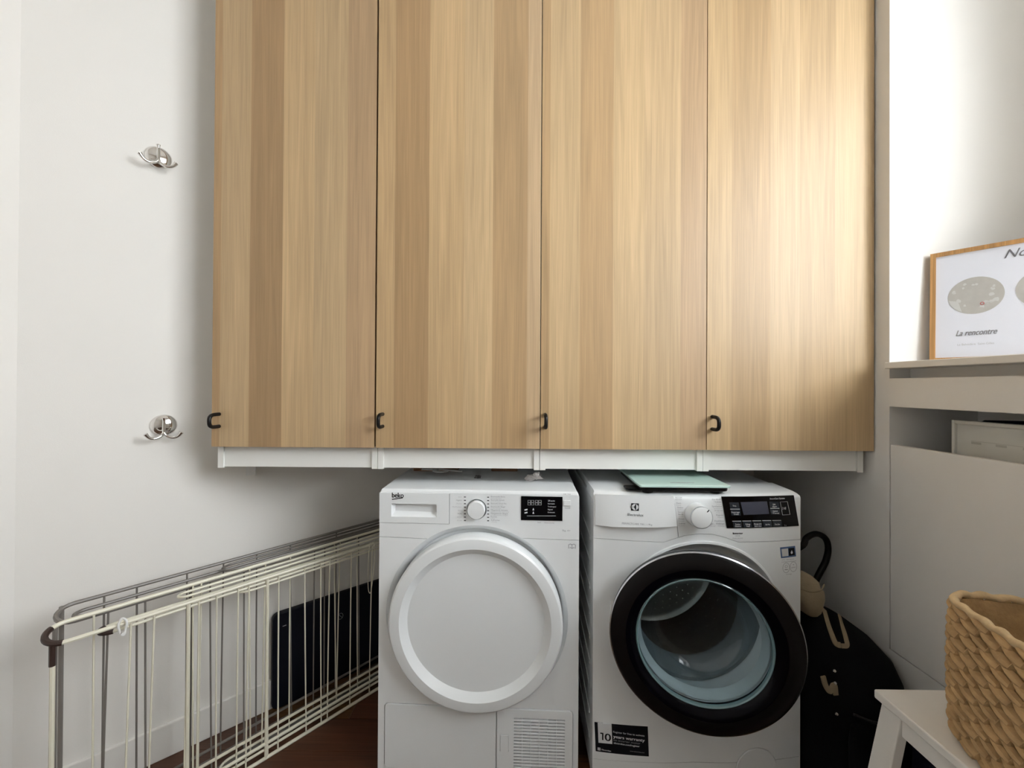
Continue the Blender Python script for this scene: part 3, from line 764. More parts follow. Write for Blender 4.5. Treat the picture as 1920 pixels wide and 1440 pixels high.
f += [(I(0, 0, 0), I(0, 0, 1), I(1, 0, 1), I(1, 0, 0)), (I(0, n_, 0), I(1, n_, 0), I(1, n_, 1), I(0, n_, 1))]
wdr = MB().add(v, f).build('detergent_drawer', m_white2, was, smooth=True)
def logo(mb_dark, mb_light, cx, cz, s, surf, off):
    decal(mb_dark, [(cx - s, cz - s), (cx + s, cz - s), (cx + s, cz + s), (cx - s, cz + s)], surf, off)
    decal(mb_light, [(cx + 0.86 * s * math.cos(2 * PI * k / 28), cz + 0.86 * s * math.sin(2 * PI * k / 28)) for k in range(28)], surf, off + 0.0002)
    for poly in ([(-0.9, 0.03), (-0.25, 0.05), (0.22, 0.88), (0.30, 0.84), (0.30, -0.84), (0.22, -0.88), (-0.25, -0.05), (-0.9, -0.03)],):
        decal(mb_dark, [(cx + s * p[0], cz + s * p[1]) for p in poly], surf, off + 0.0004)
bwf = lambda q: (lambda x: bow(x) - 0.0036 - 0.011 * q)
k1 = MB(); k2 = MB(); k3 = MB()
c = W(1189, 949); logo(k1, k2, c[0], c[1], 0.0105, bwf(0.40), 0.0004)
x, z = W(1189.5, 965.3); write(k1, 'Electrolux', x, z, width=0.043, size=0.0105, align='C', surf=bwf(0.64))
x, z = W(1164, 979.5); write(k3, 'PERFECTCARE 700 | 1-9kg', x, z, width=0.082, size=0.0072, surf=bwf(0.88))
k1.build('brand_lettering', m_ink, wdr); k2.build('brand_roundel', m_lit, wdr); k3.build('model_lettering', m_inkg, wdr)
# dial
kx, kz = W(1306, 964)
kb = bow(kx)
kn = MB().lathe([(0.033, 0.0), (0.0315, -0.012), (0.030, -0.030), (0.0290, -0.0325), (0.0275, -0.0335), (0.0005, -0.0335)], 56, Matrix.Translation((kx, kb, kz)), cap1=True).build('dial', m_white2, was, smooth=True)
MB().lathe([(0.0302, -0.0285), (0.0306, -0.0305), (0.0302, -0.0322)], 56, Matrix.Translation((kx, kb, kz))).build('dial_ring', m_silver, kn, smooth=True)
MB().box(-0.0012, 0.0012, -0.0342, -0.0330, 0.0215, 0.029, Matrix.Translation((kx, kb, kz)) @ Matrix.Rotation(0.72, 4, 'Y')).build('dial_pointer', m_ink, kn)
tx = MB(); tb = MB()
for (u, v_, s1, w_) in ((1266, 934, 'MULTI STEAM', .018), (1268, 944.5, 'Denim', .013), (1269.5, 952.8, 'Outdoor', .017), (1271, 961, 'Sports', .014), (1271.5, 965.6, 'Soie - Silk', .014), (1272, 974, 'Duvet', .016), (1273, 982.5, 'Laine', .017)):
    x, z = W(u, v_); write(tb, s1, x, z, width=w_, size=0.0062, surf=bow); write(tx, s1, x, z - 0.0055, width=w_, size=0.0045, surf=bow)
for (u, v_, s1, w_) in ((1351, 937.5, 'Eco 40-60', .024), (1352, 942.5, 'Cottons', .017), (1353, 950.5, 'Synthetics', .028), (1355, 958.5, '14 min mix', .024), (1356, 967, 'Rapide', .020), (1358, 978, 'FreshScent', .028), (1358.5, 983.2, 'Rinçage - Vidange', .056)):
    x, z = W(u, v_); write(tb, s1, x, z, width=w_, size=0.0062, align='R', surf=bow); write(tx, s1, x, z - 0.0055, width=w_ * 0.8, size=0.0045, align='R', surf=bow)
for o in (tb.build('programme_lettering', m_inkg, was), tx.build('programme_sublettering', m_inkl, was)): o['kind'] = 'stuff'
# black control field
def bowslab(mb, quad, dep, nn=14):     # quad: tl, tr, br, bl in (x, z)
    tl, tr, br, bl = quad; v, f = [], []
    for k in range(nn + 1):
        t = k / nn
        p0 = (tl[0] * (1 - t) + tr[0] * t, tl[1] * (1 - t) + tr[1] * t); p1 = (bl[0] * (1 - t) + br[0] * t, bl[1] * (1 - t) + br[1] * t)
        v += [(p0[0], bow(p0[0]) + 0.001, p0[1]), (p0[0], bow(p0[0]) - dep, p0[1]), (p1[0], bow(p1[0]) - dep, p1[1]), (p1[0], bow(p1[0]) + 0.001, p1[1])]
    for k in range(nn):
        for j in range(4): f.append((4 * k + j, 4 * k + (j + 1) % 4, 4 * k + 4 + (j + 1) % 4, 4 * k + 4 + j))
    f += [(0, 1, 2, 3), tuple(4 * nn + j for j in (3, 2, 1, 0))]
    return mb.add(v, f)
q4 = lambda u0, u1, v0, v1, sk=0.165: [W(u0, v0), W(u1, v0), W(u1 + (v1 - v0) * sk, v1), W(u0 + (v1 - v0) * sk, v1)]
fld = bowslab(MB(), [W(1352.5, 931), W(1487.5, 928.5), W(1497, 985.5), W(1362.5, 990)], 0.0022).build('control_field', m_gloss, was)
bowslab(MB(), [W(1387.5, 941), W(1437, 939.5), W(1441.5, 963), W(1393.5, 965)], 0.0026).build('display', m_lcd, fld)
keys = [q4(1366.5, 1384, 941.5, 953), q4(1369, 1386.5, 955, 966), q4(1441, 1459, 940, 951.5), q4(1443, 1461, 953.5, 964)]
for i in range(5): keys.append(q4(1373 + i * 18.7, 1389.5 + i * 18.7, 977.5 - i * 0.35, 988.5 - i * 0.35))
for kq in keys: bowslab(MB(), kq, 0.0025, 3).build('touch_key', m_btn, fld)
kl = MB(); bw3 = lambda x: bow(x) - 0.0027
x, z = W(1442, 936); write(kl, 'SteamCare System', x, z, width=0.046, size=0.0065, surf=bw3, bold=0.0002)
for (u, v_, s1, w_) in ((1376, 949, 'Temp.', .011), (1378, 961, 'Essorage', .0235), (1379, 964.8, 'Tr/min', .015), (1450, 946.5, 'Délai', .008), (1451, 950.3, 'départ', .014), (1452, 958.8, 'Options', .016), (1453, 962.8, 'Time', .021), (1382, 983.8, 'Taches', .015), (1382.5, 987.4, 'Stains', .017), (1401, 983.5, 'Prélavage', .014), (1401.5, 987.2, 'Prewash', .010), (1419.5, 982.8, 'Rinçage plus', .022), (1420, 986.8, 'Extra rinse', .020), (1438, 984, 'Soft Plus', .014), (1456, 983.6, 'Time Save', .017), (1471, 985.5, '3 s', .006)):
    x, z = W(u, v_); write(kl, s1, x, z, width=w_, size=0.0062, align='C', surf=bw3, bold=0.0001)
for i in range(5):
    u = 1372 + i * 18.7; strip(kl, [W(u, 976.6 - i * 0.35), W(u + 16.5, 976.4 - i * 0.35)], 0.0013, bw3)
strip(kl, [W(1368, 954), W(1386, 954)], 0.0014, bw3); strip(kl, [W(1443, 952.6), W(1460, 952.6)], 0.0012, bw3)
strip(kl, [W(1461.5, 940.5), W(1475, 940), W(1480, 964), W(1466, 965)], 0.0011, bw3, closed=True)
c = W(1468.5, 952.5); strip(kl, [(c[0] - 0.004, c[1] + 0.0035), (c[0] + 0.001, c[1]), (c[0] - 0.004, c[1] - 0.0035)], 0.001, bw3, closed=True)
for dx_ in (0.003, 0.0055): strip(kl, [(c[0] + dx_, c[1] + 0.0035), (c[0] + dx_, c[1] - 0.0035)], 0.001, bw3)
kl.build('control_lettering', m_lit, fld)
q = MB()
x, z = W(1374, 1001.5); write(q, 'Inverter', x, z, width=0.029, size=0.0075, surf=bow, bold=0.0006)
q.build('inverter_lettering', m_ink, was)
q = MB(); x, z = W(1383, 1005.8); write(q, 'MOTOR', x, z, width=0.014, size=0.005, align='C', surf=bow); x, z = W(1383, 1009.6); write(q, '10 year warranty', x, z, width=0.03, size=0.0042, align='C', surf=bow)
q.build('inverter_sublettering', m_inkg, was)
# energy stickers at the right edge
st = bowslab(MB(), [W(1462.5, 1026.5), W(1490.5, 1023.5), W(1492.5, 1043), W(1464.5, 1046.5)], 0.0006, 4).build('picture_sticker', m_blue, was)
q = MB(); bowslab(q, [W(1478, 1028), W(1488.5, 1026.8), W(1490, 1040.5), W(1479, 1042)], 0.0009, 2); q.build('sticker_field', m_ink, st)
q = MB(); bowslab(q, [W(1465, 1029.5), W(1477, 1028), W(1478, 1042), W(1466.5, 1043.5)], 0.0009, 2); q.build('sticker_photo', m_mapl, st)
q = MB(); c = W(1484, 1034.5); decal(q, [(c[0] + 0.0035 * math.cos(a), c[1] - 0.002 + (0.004 if math.sin(a) < 0.9 else 0.0075) * math.sin(a)) for a in [2 * PI * k / 12 + PI / 2 for k in range(12)]], bow, 0.0012)
q.build('sticker_drop', m_lit, st)
q = MB()
x, z = W(1465, 1050.5); write(q, 'TIME 1400 9KG A', x, z, width=0.04, size=0.004, surf=bow)
strip(q, [W(1465, 1054), W(1493, 1051.5)], 0.0008, bow)
for (u, v_) in ((1474, 1064.5), (1487.5, 1062.5)):
    c = W(u, v_); strip(q, [(c[0] + 0.0108 * math.cos(2 * PI * k / 28), c[1] + 0.0140 * math.sin(2 * PI * k / 28)) for k in range(28)], 0.0010, bow, closed=True)
c = W(1474, 1064); strip(q, [(c[0] + 0.004 * math.cos(2 * PI * k / 8), c[1] + 0.003 + 0.004 * math.sin(2 * PI * k / 8)) for k in range(8)], 0.0009, bow, closed=True); strip(q, [(c[0] - 0.005, c[1] - 0.006), (c[0] + 0.005, c[1] - 0.006)], 0.002, bow)
c = W(1487.5, 1062.5); write(q, 'gram', c[0], c[1] - 0.003, width=0.013, size=0.006, align='C', surf=bow); strip(q, [(c[0] - 0.0015, c[1] + 0.006), (c[0] + 0.0015, c[1] + 0.006)], 0.002, bow)
x, z = W(1479, 1077); write(q, 'ecology', x, z, width=0.018, size=0.004, align='C', surf=bow)
o = q.build('sticker_lettering', m_inkg, was); o['kind'] = 'stuff'
# warranty sticker
ws = bowslab(MB(), [W(1114.5, 1353.5), W(1214.5, 1362), W(1216.5, 1418), W(1117, 1408)], 0.0007, 8).build('warranty_sticker', m_ink, was)
q = MB(); bowslab(q, [W(1120.5, 1354.5), W(1146.5, 1356.6), W(1148, 1394.5), W(1122, 1392)], 0.0010, 3); q.build('sticker_tab', m_lit, ws)
q = MB(); bw4 = lambda x: bow(x) - 0.0010
x, z = W(1125.5, 1386); write(q, '0', x + 0.0125, z, width=0.0165, size=0.0300, surf=bw4, bold=0.0006, off=0.0006)
strip(q, [(x + 0.0065, z), (x + 0.0065, z + 0.0208)], 0.0036, bw4, 0.0006); strip(q, [(x - 0.0005, z + 0.0190), (x + 0.0075, z + 0.0190)], 0.0036, bw4, 0.0007); q.build('sticker_number', m_ink, ws)
q = MB(); bw5 = lambda x: bow(x) - 0.0007
for (u, v_, s1, w_, sz, bo) in ((1149.5, 1372.8, 'Register for free to activate', .086, .0075, .0001), (1149.8, 1382.5, 'years warranty', .086, .0125, .0004), (1150.5, 1393.6, 'electrolux.com/register', .071, .0075, .0002), (1128, 1405.8, 'Electrolux', .026, .0062, .0002)):
    x, z = W(u, v_); write(q, s1, x, z, width=w_, size=sz, surf=bw5, bold=bo, slope=0.0)
o = q.build('sticker_lettering', m_lit, ws); o['kind'] = 'stuff'
q = MB(); x, z = W(1150, 1388.2); write(q, 'on inverter motor', x, z, width=.074, size=.0085, surf=bw5); x, z = W(1208, 1411.5); write(q, 'www.electrolux.com', x, z, width=.04, size=.005, align='R', surf=bw5); q.build('sticker_small_lettering', m_litg, ws)
q = MB(); q2 = MB(); c = W(1123, 1403.5); logo(q, q2, c[0], c[1], 0.0045, bw5, 0.0006); q.build('sticker_logo_field', m_litg, ws); q2.build('sticker_logo', m_lit, ws)
# filter cover
c = W(1418, 1428); 
MB().lathe([(0.0600, -0.0004), (0.0600, -0.0020), (0.0588, -0.0032), (0.001, -0.0038)], 56, Matrix.Translation((c[0], bow(c[0]) + 0.0012, c[1] - 0.022)) @ Matrix.Rotation(0.09, 4, 'Z'), cap1=True).build('filter_cover', m_white, was, smooth=True)
WCUT.append(groove([(c[0] + 0.0608 * math.cos(2 * PI * k / 56), c[1] - 0.022 + 0.0608 * math.sin(2 * PI * k / 56)) for k in range(56)], 0.0016, bow, closed=True))
carve(wfront, WCUT)

# ================================================================== FOLDED DRYING RACKS
RU = np.array([0.653, 0.757]); RU /= np.linalg.norm(RU); RN = np.array([RU[1], -RU[0]])    # along the rack, towards the room
def rack_s(px, origin):         # distance along the rack for a photo column
    d = ray(px, 1200); # solve origin + s RU = t d (xy)
    Mx = np.array([[RU[0], -d[0]], [RU[1], -d[1]]]); s_, t_ = np.linalg.solve(Mx, -np.array(origin)); return float(s_)
def rack(name, lab, origin, length, height, gap, m, wires, heavy, inner, grp):
    t = thing(name, lab, 'drying rack', (origin[0], origin[1], 0), math.atan2(RU[1], RU[0]), grp)
    def P(s, lay, z): return (s, lay, z)      # local x along, local y towards the wall
    rr = 0.0052; hw = gap / 2
    def uloop(z, s0, w, dz=0.0):
        near = [(s0 + 1.3 * w - 1.3 * w * math.sin(a), w * math.cos(a), z - dz * (1 - math.cos(a)) / 2) for a in [PI * i / 10 for i in range(11)]]
        return [(length, w, z)] + near + [(length, -w, z - dz)]
    MB().tube(uloop(height, 0.0, hw, 0.026), rr, 8).build('top_rail', m, t, smooth=True)
    MB().tube(uloop(rr, 0.01, hw), rr, 8).build('bottom_rail', m, t, smooth=True)
    for (s0, zz, w, r2) in inner:
        MB().tube(uloop(zz, s0, w), r2, 8).build('wing_rail', m, t, smooth=True)
    for (s, lay) in heavy:
        MB().tube([(s, lay, rr), (s, lay, height - (0.024 if lay < 0 else 0))], 0.0048, 8).build('leg', m, t, smooth=True)
    for (s, lay, top, bot, lean) in wires:
        n = 4
        MB().tube([(s + lean * (1 - i / n), lay + 0.002 * math.sin(PI * i / n), bot + (top - bot) * i / n) for i in range(n + 1)], 0.0023, 6).build('wire', m, t, smooth=True)
    return t
o1 = on_z(80, 1440, 0.0); base = np.array([-0.8472, 1.1933])
s0 = rack_s(84, base)
O1 = base + RU * s0
L1 = 0.56 - s0
wpx = [177, 243, 286, 349, 365, 368.5, 381, 401, 441, 461, 472, 495, 502, 516, 549, 564, 594, 611, 632, 643, 651, 675, 690]
lay1 = [1, -1, -1, -1, 1, -1, 1, -1, -1, -1, 1, -1, 1, -1, 1, -1, -1, -1, 1, 1, -1, 1, -1]
HT1 = 0.590; G1 = 0.054
ws1 = []
for u, l in zip(wpx, lay1):
    s_ = rack_s(u, O1)
    ws1.append((s_, -l * -G1 / 2 if False else l * G1 / 2, HT1 - (0.0 if l > 0 else 0.026), 0.006, random.uniform(-0.012, 0.012)))
hv1 = [(0.012, -G1 / 2 + 0.008), (rack_s(349, O1), -G1 / 2), (rack_s(495, O1), -G1 / 2)]
r1 = rack('clothes_drying_rack', 'cream-coated folded drying rack standing in front of the grey one', O1, L1, HT1, G1, m_cream, ws1, hv1,
          [(0.09, HT1 - 0.040, G1 / 2 - 0.006, 0.0042), (0.24, HT1 - 0.012, G1 / 2 - 0.012, 0.0036), (0.03, 0.05, G1 / 2, 0.0045), (0.34, 0.03, G1 / 2 - 0.004, 0.004), (0.38, HT1 - 0.050, G1 / 2 - 0.002, 0.0036)], 'folded drying racks')
# dark plastic ends of the cream rack
for sx_, dz, w in ((0.0, HT1, G1 / 2), (0.075, HT1 - 0.040, G1 / 2 - 0.006)):
    MB().tube([(sx_ + (0.015 if sx_ else 0) + 1.3 * w - (1.3 * w + 0.0008) * math.sin(a), w * math.cos(a), dz - (0 if sx_ else 0.026) * (1 - math.cos(a)) / 2) for a in [PI * (0.25 + 0.68 * i / 10) for i in range(11)]], 0.0066, 8).build('end_cap', m_brown, r1, smooth=True)
MB().tube([(0.012, -G1 / 2 + 0.008, HT1 - 0.075), (0.012, -G1 / 2 + 0.008, HT1 - 0.024)], 0.0062, 8).build('leg_cap', m_brown, r1, smooth=True)
O2 = base + RU * (rack_s(104, base - RN * 0.066)) - RN * 0.066
gpx = [103, 115, 196, 201, 258, 269, 353, 389, 422, 452, 485, 602, 635, 665, 548, 583]
HT2 = 0.605; G2 = 0.05
ws2 = []
for i, u in enumerate(gpx[2:]):
    ws2.append((rack_s(u, O2), (G2 / 2) * (-1 if i % 2 else 1), HT2 - (0.026 if i % 2 else 0.0), 0.006, random.uniform(-0.01, 0.01)))
r2 = rack('clothes_drying_rack', 'grey-coated folded drying rack standing between the cream one and the wall', O2, 0.60 - rack_s(104, base - RN * 0.066), HT2, G2, m_grey, ws2,
          [(rack_s(103, O2), -G2 / 2), (rack_s(115, O2), G2 / 2), (rack_s(353, O2), -G2 / 2)],
          [(0.03, HT2 - 0.022, G2 / 2 - 0.006, 0.0045), (0.34, HT2 - 0.012, G2 / 2, 0.0036), (0.05, 0.04, G2 / 2, 0.0042)], 'folded drying racks')
# white clothes peg clipped on the cream rack
pp = MB().tube(catmull([(-0.004, -0.012, -0.016), (-0.007, -0.011, 0.004), (0.0, -0.008, 0.017), (0.008, -0.011, 0.006), (0.005, -0.012, -0.02)], 5), 0.0026, 8)
pp.lathe([(0.0045, -0.004), (0.0045, 0.004)], 12, Matrix.Translation((0.002, -0.011, -0.02)), True, True)
pg = pp.build('clothes_peg', m_plast, smooth=True)
ps = rack_s(228, O1 + RN * G1 / 2)
pg.location = (O1[0] + RU[0] * ps + RN[0] * G1 / 2, O1[1] + RU[1] * ps + RN[1] * G1 / 2, HT1 - 0.026)
pg.rotation_euler = (0, 0, math.atan2(RU[1], RU[0]))
tag(pg, 'small white plastic clothes peg clipped on the cream drying rack', 'peg')
# thin cord loop hung over the cream rack near the dryer
cs = rack_s(692, O1 + RN * G1 / 2)
cp = MB().tube(catmull([(-0.006, -0.010, 0.003), (-0.012, -0.012, -0.06), (-0.012, -0.012, -0.15), (-0.004, -0.012, -0.175), (0.003, -0.012, -0.15), (0.014, -0.012, -0.06), (0.012, -0.010, 0.003), (0.003, 0.0, 0.0085)], 6, True), 0.0014, 6, closed=True).build('cord_loop', m_cream, smooth=True)
cp.location = (O1[0] + RU[0] * cs + RN[0] * G1 / 2, O1[1] + RU[1] * cs + RN[1] * G1 / 2, HT1 - 0.026)
cp.rotation_euler = (0, 0, math.atan2(RU[1], RU[0]))
tag(cp, 'thin white cord loop hanging from the cream drying rack beside the dryer', 'cord')

# navy-black flat board leaning on the slanted wall behind the racks
off = 0.016
bp0 = on_plane(509, 1250, (WA[0] + WN[0] * off, WA[1] + WN[1] * off, 0), (WN[0], WN[1], 0))
bz = on_plane(516, 1150, (WA[0] + WN[0] * off, WA[1] + WN[1] * off, 0), (WN[0], WN[1], 0))[2]
pf = rrect(0, 0.46, 0.0, float(bz), 0.022)
bt = thing('portfolio_board', 'navy-black flat board with rounded corners leaning on the slanted wall behind the racks', 'board', (bp0[0], bp0[1], 0.0), math.atan2(WU[1], WU[0]))
MB().prism(pf, -0.011, 0.011, Matrix.Rotation(PI / 2, 4, 'X')).build('board_body', m_board, bt, bevel=0.004)
q = MB()
lx_ = 0.235
strip(q, [(lx_ + 0.0095 * math.cos(2 * PI * k / 24), bz - 0.09 + 0.0115 * math.sin(2 * PI * k / 24)) for k in range(24)], 0.0012, lambda x: -0.0112, closed=True)
strip(q, [(lx_ - 0.006, bz - 0.083), (lx_ + 0.006, bz - 0.097)], 0.0012, lambda x: -0.0112)
q.build('round_emblem', m_litg, bt)
q = MB(); strip(q, [(0.032, bz - 0.05), (0.044, bz - 0.05)], 0.003, lambda x: -0.0112); q.build('small_mark', m_inkg, bt)

# ================================================================== COAT HOOKS
def hook(px, py, lab, roll=0.0):
    p = on_plane(px, py, (WA[0], WA[1], 0), (WN[0], WN[1], 0))
    t = thing('coat_hook', lab, 'hook', (p[0], p[1], p[2]), math.atan2(WU[1], WU[0]), 'chrome double coat hooks')
    # local: x along the wall, y into the wall, z up
    MB().lathe([(0.033, 0.001), (0.033, -0.003), (0.0315, -0.0055), (0.028, -0.0085), (0.020, -0.0125), (0.010, -0.015), (0.001, -0.0156)], 48, cap0=True, cap1=True).build('wall_rose', m_chrome, t, smooth=True)
    MB().lathe([(0.0045, -0.012), (0.0045, -0.034)], 16, Matrix.Translation((0, 0, 0.0)), cap1=True).build('neck', m_chrome, t, smooth=True)
    MB().tube([(0, -0.036, -0.024), (0, -0.036, 0.0), (0, -0.036, 0.012), (0, -0.036, 0.020), (0, -0.036, 0.024)], [0.0042, 0.0042, 0.0038, 0.0042, 0.0058], 14).build('post', m_chrome, t, smooth=True)
    for sgn in (-1, 1):
        MB().tube(catmull([(0, -0.036, -0.020), (sgn * 0.006, -0.037, -0.030), (sgn * 0.020, -0.041, -0.037), (sgn * 0.033, -0.045, -0.033), (sgn * 0.042, -0.048, -0.021)], 6), [0.0042] * 20 + [0.0046, 0.005, 0.0052, 0.0056, 0.006], 12).build('arm', m_chrome, t, smooth=True)
    return t
hook(297, 296, 'upper chrome double coat hook on the slanted white wall')
hook(307, 797, 'lower chrome double coat hook on the slanted white wall, level with the cabinet handles')

# ================================================================== FRAMED PRINT ON THE SILL
PU = Vector((0.63, -0.78, 0)).normalized(); ang = math.atan2(PU.y, PU.x)
PY = 1.141; PX = float(on_y(1742.5, 672, PY)[0])
pic = thing('framed_print', 'oak-framed white print with round map motifs standing on the window sill', 'picture', (PX, PY, SILL), ang)
TL = math.radians(3.5)
PW, PH = 0.415, 0.3105
tilt = Matrix.Rotation(-TL, 4, 'X')
fw_ = 0.0113
fr = MB(); fr.box(0, fw_, 0, 0.016, 0, PH); fr.box(PW - fw_, PW, 0, 0.016, 0, PH); fr.box(fw_, PW - fw_, 0, 0.016, 0, fw_); fr.box(fw_, PW - fw_, 0, 0.016, PH - fw_, PH)
o = fr.build('frame', m_oakframe, pic); o.matrix_local = tilt
sh = MB().box(fw_, PW - fw_, 0.004, 0.012, fw_, PH - fw_).build('print_sheet', m_paper, pic); sh.matrix_local = tilt
def PP(px, py):
    nrm = Vector((PU.y, -PU.x, 0)); # facing the room
    nn = np.array([PU.y, -PU.x, 0.0]) * math.cos(TL) + np.array([0, 0, math.sin(TL)])
    w = on_plane(px, py, (PX, PY, SILL), nn) - np.array([PX, PY, SILL])
    return (float(w[0] * PU.x + w[1] * PU.y), float(w[2] / math.cos(TL)))
sf = lambda x: 0.004
q = MB(); q2 = MB(); q3 = MB(); q4_ = MB()
ca = PP(1777, 556); cb = PP(1884, 548); ct = PP(1836, 516); cbm = PP(1822, 590)
cr = (cb[0] - ca[0]) / 2; ccx = (ca[0] + cb[0]) / 2; ccz = (ct[1] + cbm[1]) / 2
stepx = PP(1904, 540)[0] - ca[0]
for i in range(3):
    cx = ccx + i * stepx
    if cx + cr > PW - fw_: break
    decal(q, [(cx + cr * math.cos(2 * PI * k / 48), ccz + cr * math.sin(2 * PI * k / 48)) for k in range(48)], sf, 0.0004)
    rnd = random.Random(3 + i)
    for _ in range(16):
        a = rnd.uniform(0, 2 * PI); d_ = cr * rnd.uniform(0.3, 0.86); s_ = rnd.uniform(0.0025, 0.006)
        decal(q2, [(cx + d_ * math.cos(a) + s_ * rnd.uniform(0.5, 1.2) * math.cos(2 * PI * k / 7), ccz + d_ * math.sin(a) + s_ * rnd.uniform(0.5, 1.2) * math.sin(2 * PI * k / 7)) for k in range(7)], sf, 0.0006)
    if i == 0:
        a0 = cr * 0.97
        decal(q2, [(cx + a0 * math.cos(a), ccz + a0 * math.sin(a)) for a in [3.3 + 0.9 * k / 8 for k in range(9)]] + [(cx - 0.62 * cr, ccz - 0.25 * cr)], sf, 0.0006)
        c = PP(1841.5, 568.5); strip(q3, [(c[0] + 0.0032 * math.cos(2 * PI * k / 16), c[1] + 0.0036 * math.sin(2 * PI * k / 16)) for k in range(16)], 0.0015, sf, 0.0009, closed=True)
q.build('map_disc', m_map, sh); q2.build('map_relief', m_mapl, sh); q3.build('map_pin', m_red, sh)
x, z = PP(1792, 630); x2 = PP(1868, 621)[0]; write(q4_, 'La rencontre', x, z, width=(x2 - x), size=0.022, shear=0.25, surf=sf, bold=0.0004)
x, z = PP(1883, 484); write(q4_, 'Nos', x, z, width=0.047, size=0.032, shear=0.35, surf=sf, bold=0.0001)
q4_.build('script_lettering', m_inkg, sh)
q = MB(); x, z = PP(1795, 648); x2 = PP(1864, 643)[0]; write(q, 'Le Belvédère  Saint-Gilles', x, z, width=(x2 - x), size=0.0078, surf=sf); q.build('caption_lettering', m_inkl, sh)

# ================================================================== THINGS IN THE STORAGE SLOT
fx = XR + 0.075
ft = on_x(1783.5, 787, fx); fyl = float(ft[1]); fzt = float(ft[2])
wf = thing('white_picture_frame', 'cream-white framed picture stored upright behind the storage board', 'picture', (fx, fyl, 0.4145), -PI / 2)
hh = fzt - 0.4145; wl = 0.62
f1 = MB(); f1.box(0, 0.007, 0, 0.02, 0, hh); f1.box(wl - 0.007, wl, 0, 0.02, 0, hh); f1.box(0.007, wl - 0.007, 0, 0.02, 0, 0.01); f1.box(0.007, wl - 0.007, 0, 0.02, hh - 0.010, hh)
f1.build('frame', m_wframe, wf, bevel=0.002)
ar = MB().box(0.007, wl - 0.007, 0.008, 0.016, 0.01, hh - 0.010).build('print_sheet', m_art, wf)
q = MB()
for i in range(5):
    xx = 0.04 + i * 0.052
    strip(q, [(xx, hh - 0.055), (xx + 0.022, hh - 0.055)], 0.006, lambda x: 0.0078)
strip(q, [(0.04, hh - 0.050), (0.30, hh - 0.051)], 0.0012, lambda x: 0.0078)
q.build('print_marks', m_artd, ar)
nv = on_x(1835, 786, XR + 0.13)
nb = thing('navy_folder', 'dark navy folder stored behind the cream-white framed picture', 'folder', (XR + 0.118, float(nv[1]), 0.4145), -PI / 2)
zt = float(nv[2]) - 0.4145
MB().prism([(0, 0), (0.5, 0), (0.5, zt - 0.006), (0.30, zt + 0.004), (0.09, zt + 0.003), (0.02, zt - 0.001), (0, zt - 0.012)], -0.03, 0.0, Matrix.Rotation(PI / 2, 4, 'X')).build('cover', m_navy, nb, bevel=0.004)

# ================================================================== ON TOP OF THE MACHINES
# bathroom scale on the washing machine
TOPW = WH + 0.004
pA = on_z(1200, 910, TOPW + 0.026); pB = on_z(1371, 911.5, TOPW + 0.026)
wS = float(np.linalg.norm(pB - pA)); sang = math.atan2(pB[1] - pA[1], pB[0] - pA[0])
sc = thing('bathroom_scale', 'mint glass bathroom scale lying on the washing machine', 'scale', (pA[0], pA[1], TOPW), sang)
MB().prism(rrect(0.006, wS + 0.004, 0.012, wS * 0.98, 0.02), 0.006, 0.020).build('base', m_black, sc, bevel=0.004)
for q in ((0.03, 0.03), (wS - 0.03, 0.03), (0.03, wS - 0.05), (wS - 0.03, wS - 0.05)):
    MB().prism([(q[0] + 0.014 * math.cos(2 * PI * k / 16), q[1] + 0.014 * math.sin(2 * PI * k / 16)) for k in range(16)], 0.0, 0.008).build('foot', m_black, sc)
gp = MB().prism(rrect(0, wS, 0, wS, 0.006, 3), 0.020, 0.0265).build('glass_plate', m_mint, sc, bevel=0.001)
q = MB()
for i in range(14):
    q.box(wS * 0.5 + (i - 6) * 0.0050, wS * 0.5 + (i - 6) * 0.0050 + 0.0034, 0.030, 0.036 + (0.001 if i % 3 else 0.0), 0.0265, 0.0267)
q.build('plate_marks', m_inkg, gp)
MB().prism(rrect(-0.03, 0.02, 0.03, 0.07, 0.008), 0.004, 0.010).build('corner_pad', m_graph, sc, bevel=0.002)

TOPD = DHH + 0.003
def wad(name, px, py, z, r, m, lab, cat, amp, seed, sz=(1, 1, 0.8)):
    p = on_z(px, py, z + r * sz[2] * 0.75); rnd = random.Random(seed)
    bm = bmesh.new(); bmesh.ops.create_icosphere(bm, subdivisions=3, radius=1.0)
    dirs = [Vector((rnd.gauss(0, 1), rnd.gauss(0, 1), rnd.gauss(0, 0.8))).normalized() for _ in range(22)]
    for v in bm.verts:
        d = v.co.normalized(); k = 0.55 + rnd.uniform(-0.05, 0.05)
        for i, q in enumerate(dirs):
            a = abs(d.dot(q)); k += amp * (0.42 if i % 3 else 0.7) * (max(0, d.dot(q)) ** 30) - amp * 0.22 * max(0, 1 - a * 9)
        k = max(0.25, k)
        v.co = Vector((d.x * k * r * sz[0], d.y * k * r * sz[1], d.z * k * r * sz[2]))
    zmin = min(v.co.z for v in bm.verts)
    for v in bm.verts:
        v.co.z -= zmin
        if v.co.z < 0.003: v.co.z = 0
    me = bpy.data.meshes.new(name); bm.to_mesh(me); bm.free(); me.materials.append(m)
    o = bpy.data.objects.new(name, me); COL.objects.link(o); o.location = (p[0], p[1], z)
    return tag(o, lab, cat)
wad('crumpled_tissue', 1004, 893, TOPD, 0.026, m_tissue, 'crumpled white tissue lying on the tumble dryer', 'tissue', 0.9, 5, (1.35, 0.8, 0.8))
wad('lint_tuft', 897, 893, TOPD, 0.012, m_lint, 'small grey lint tuft lying on the tumble dryer', 'lint', 0.5, 9, (1.2, 0.8, 0.7))
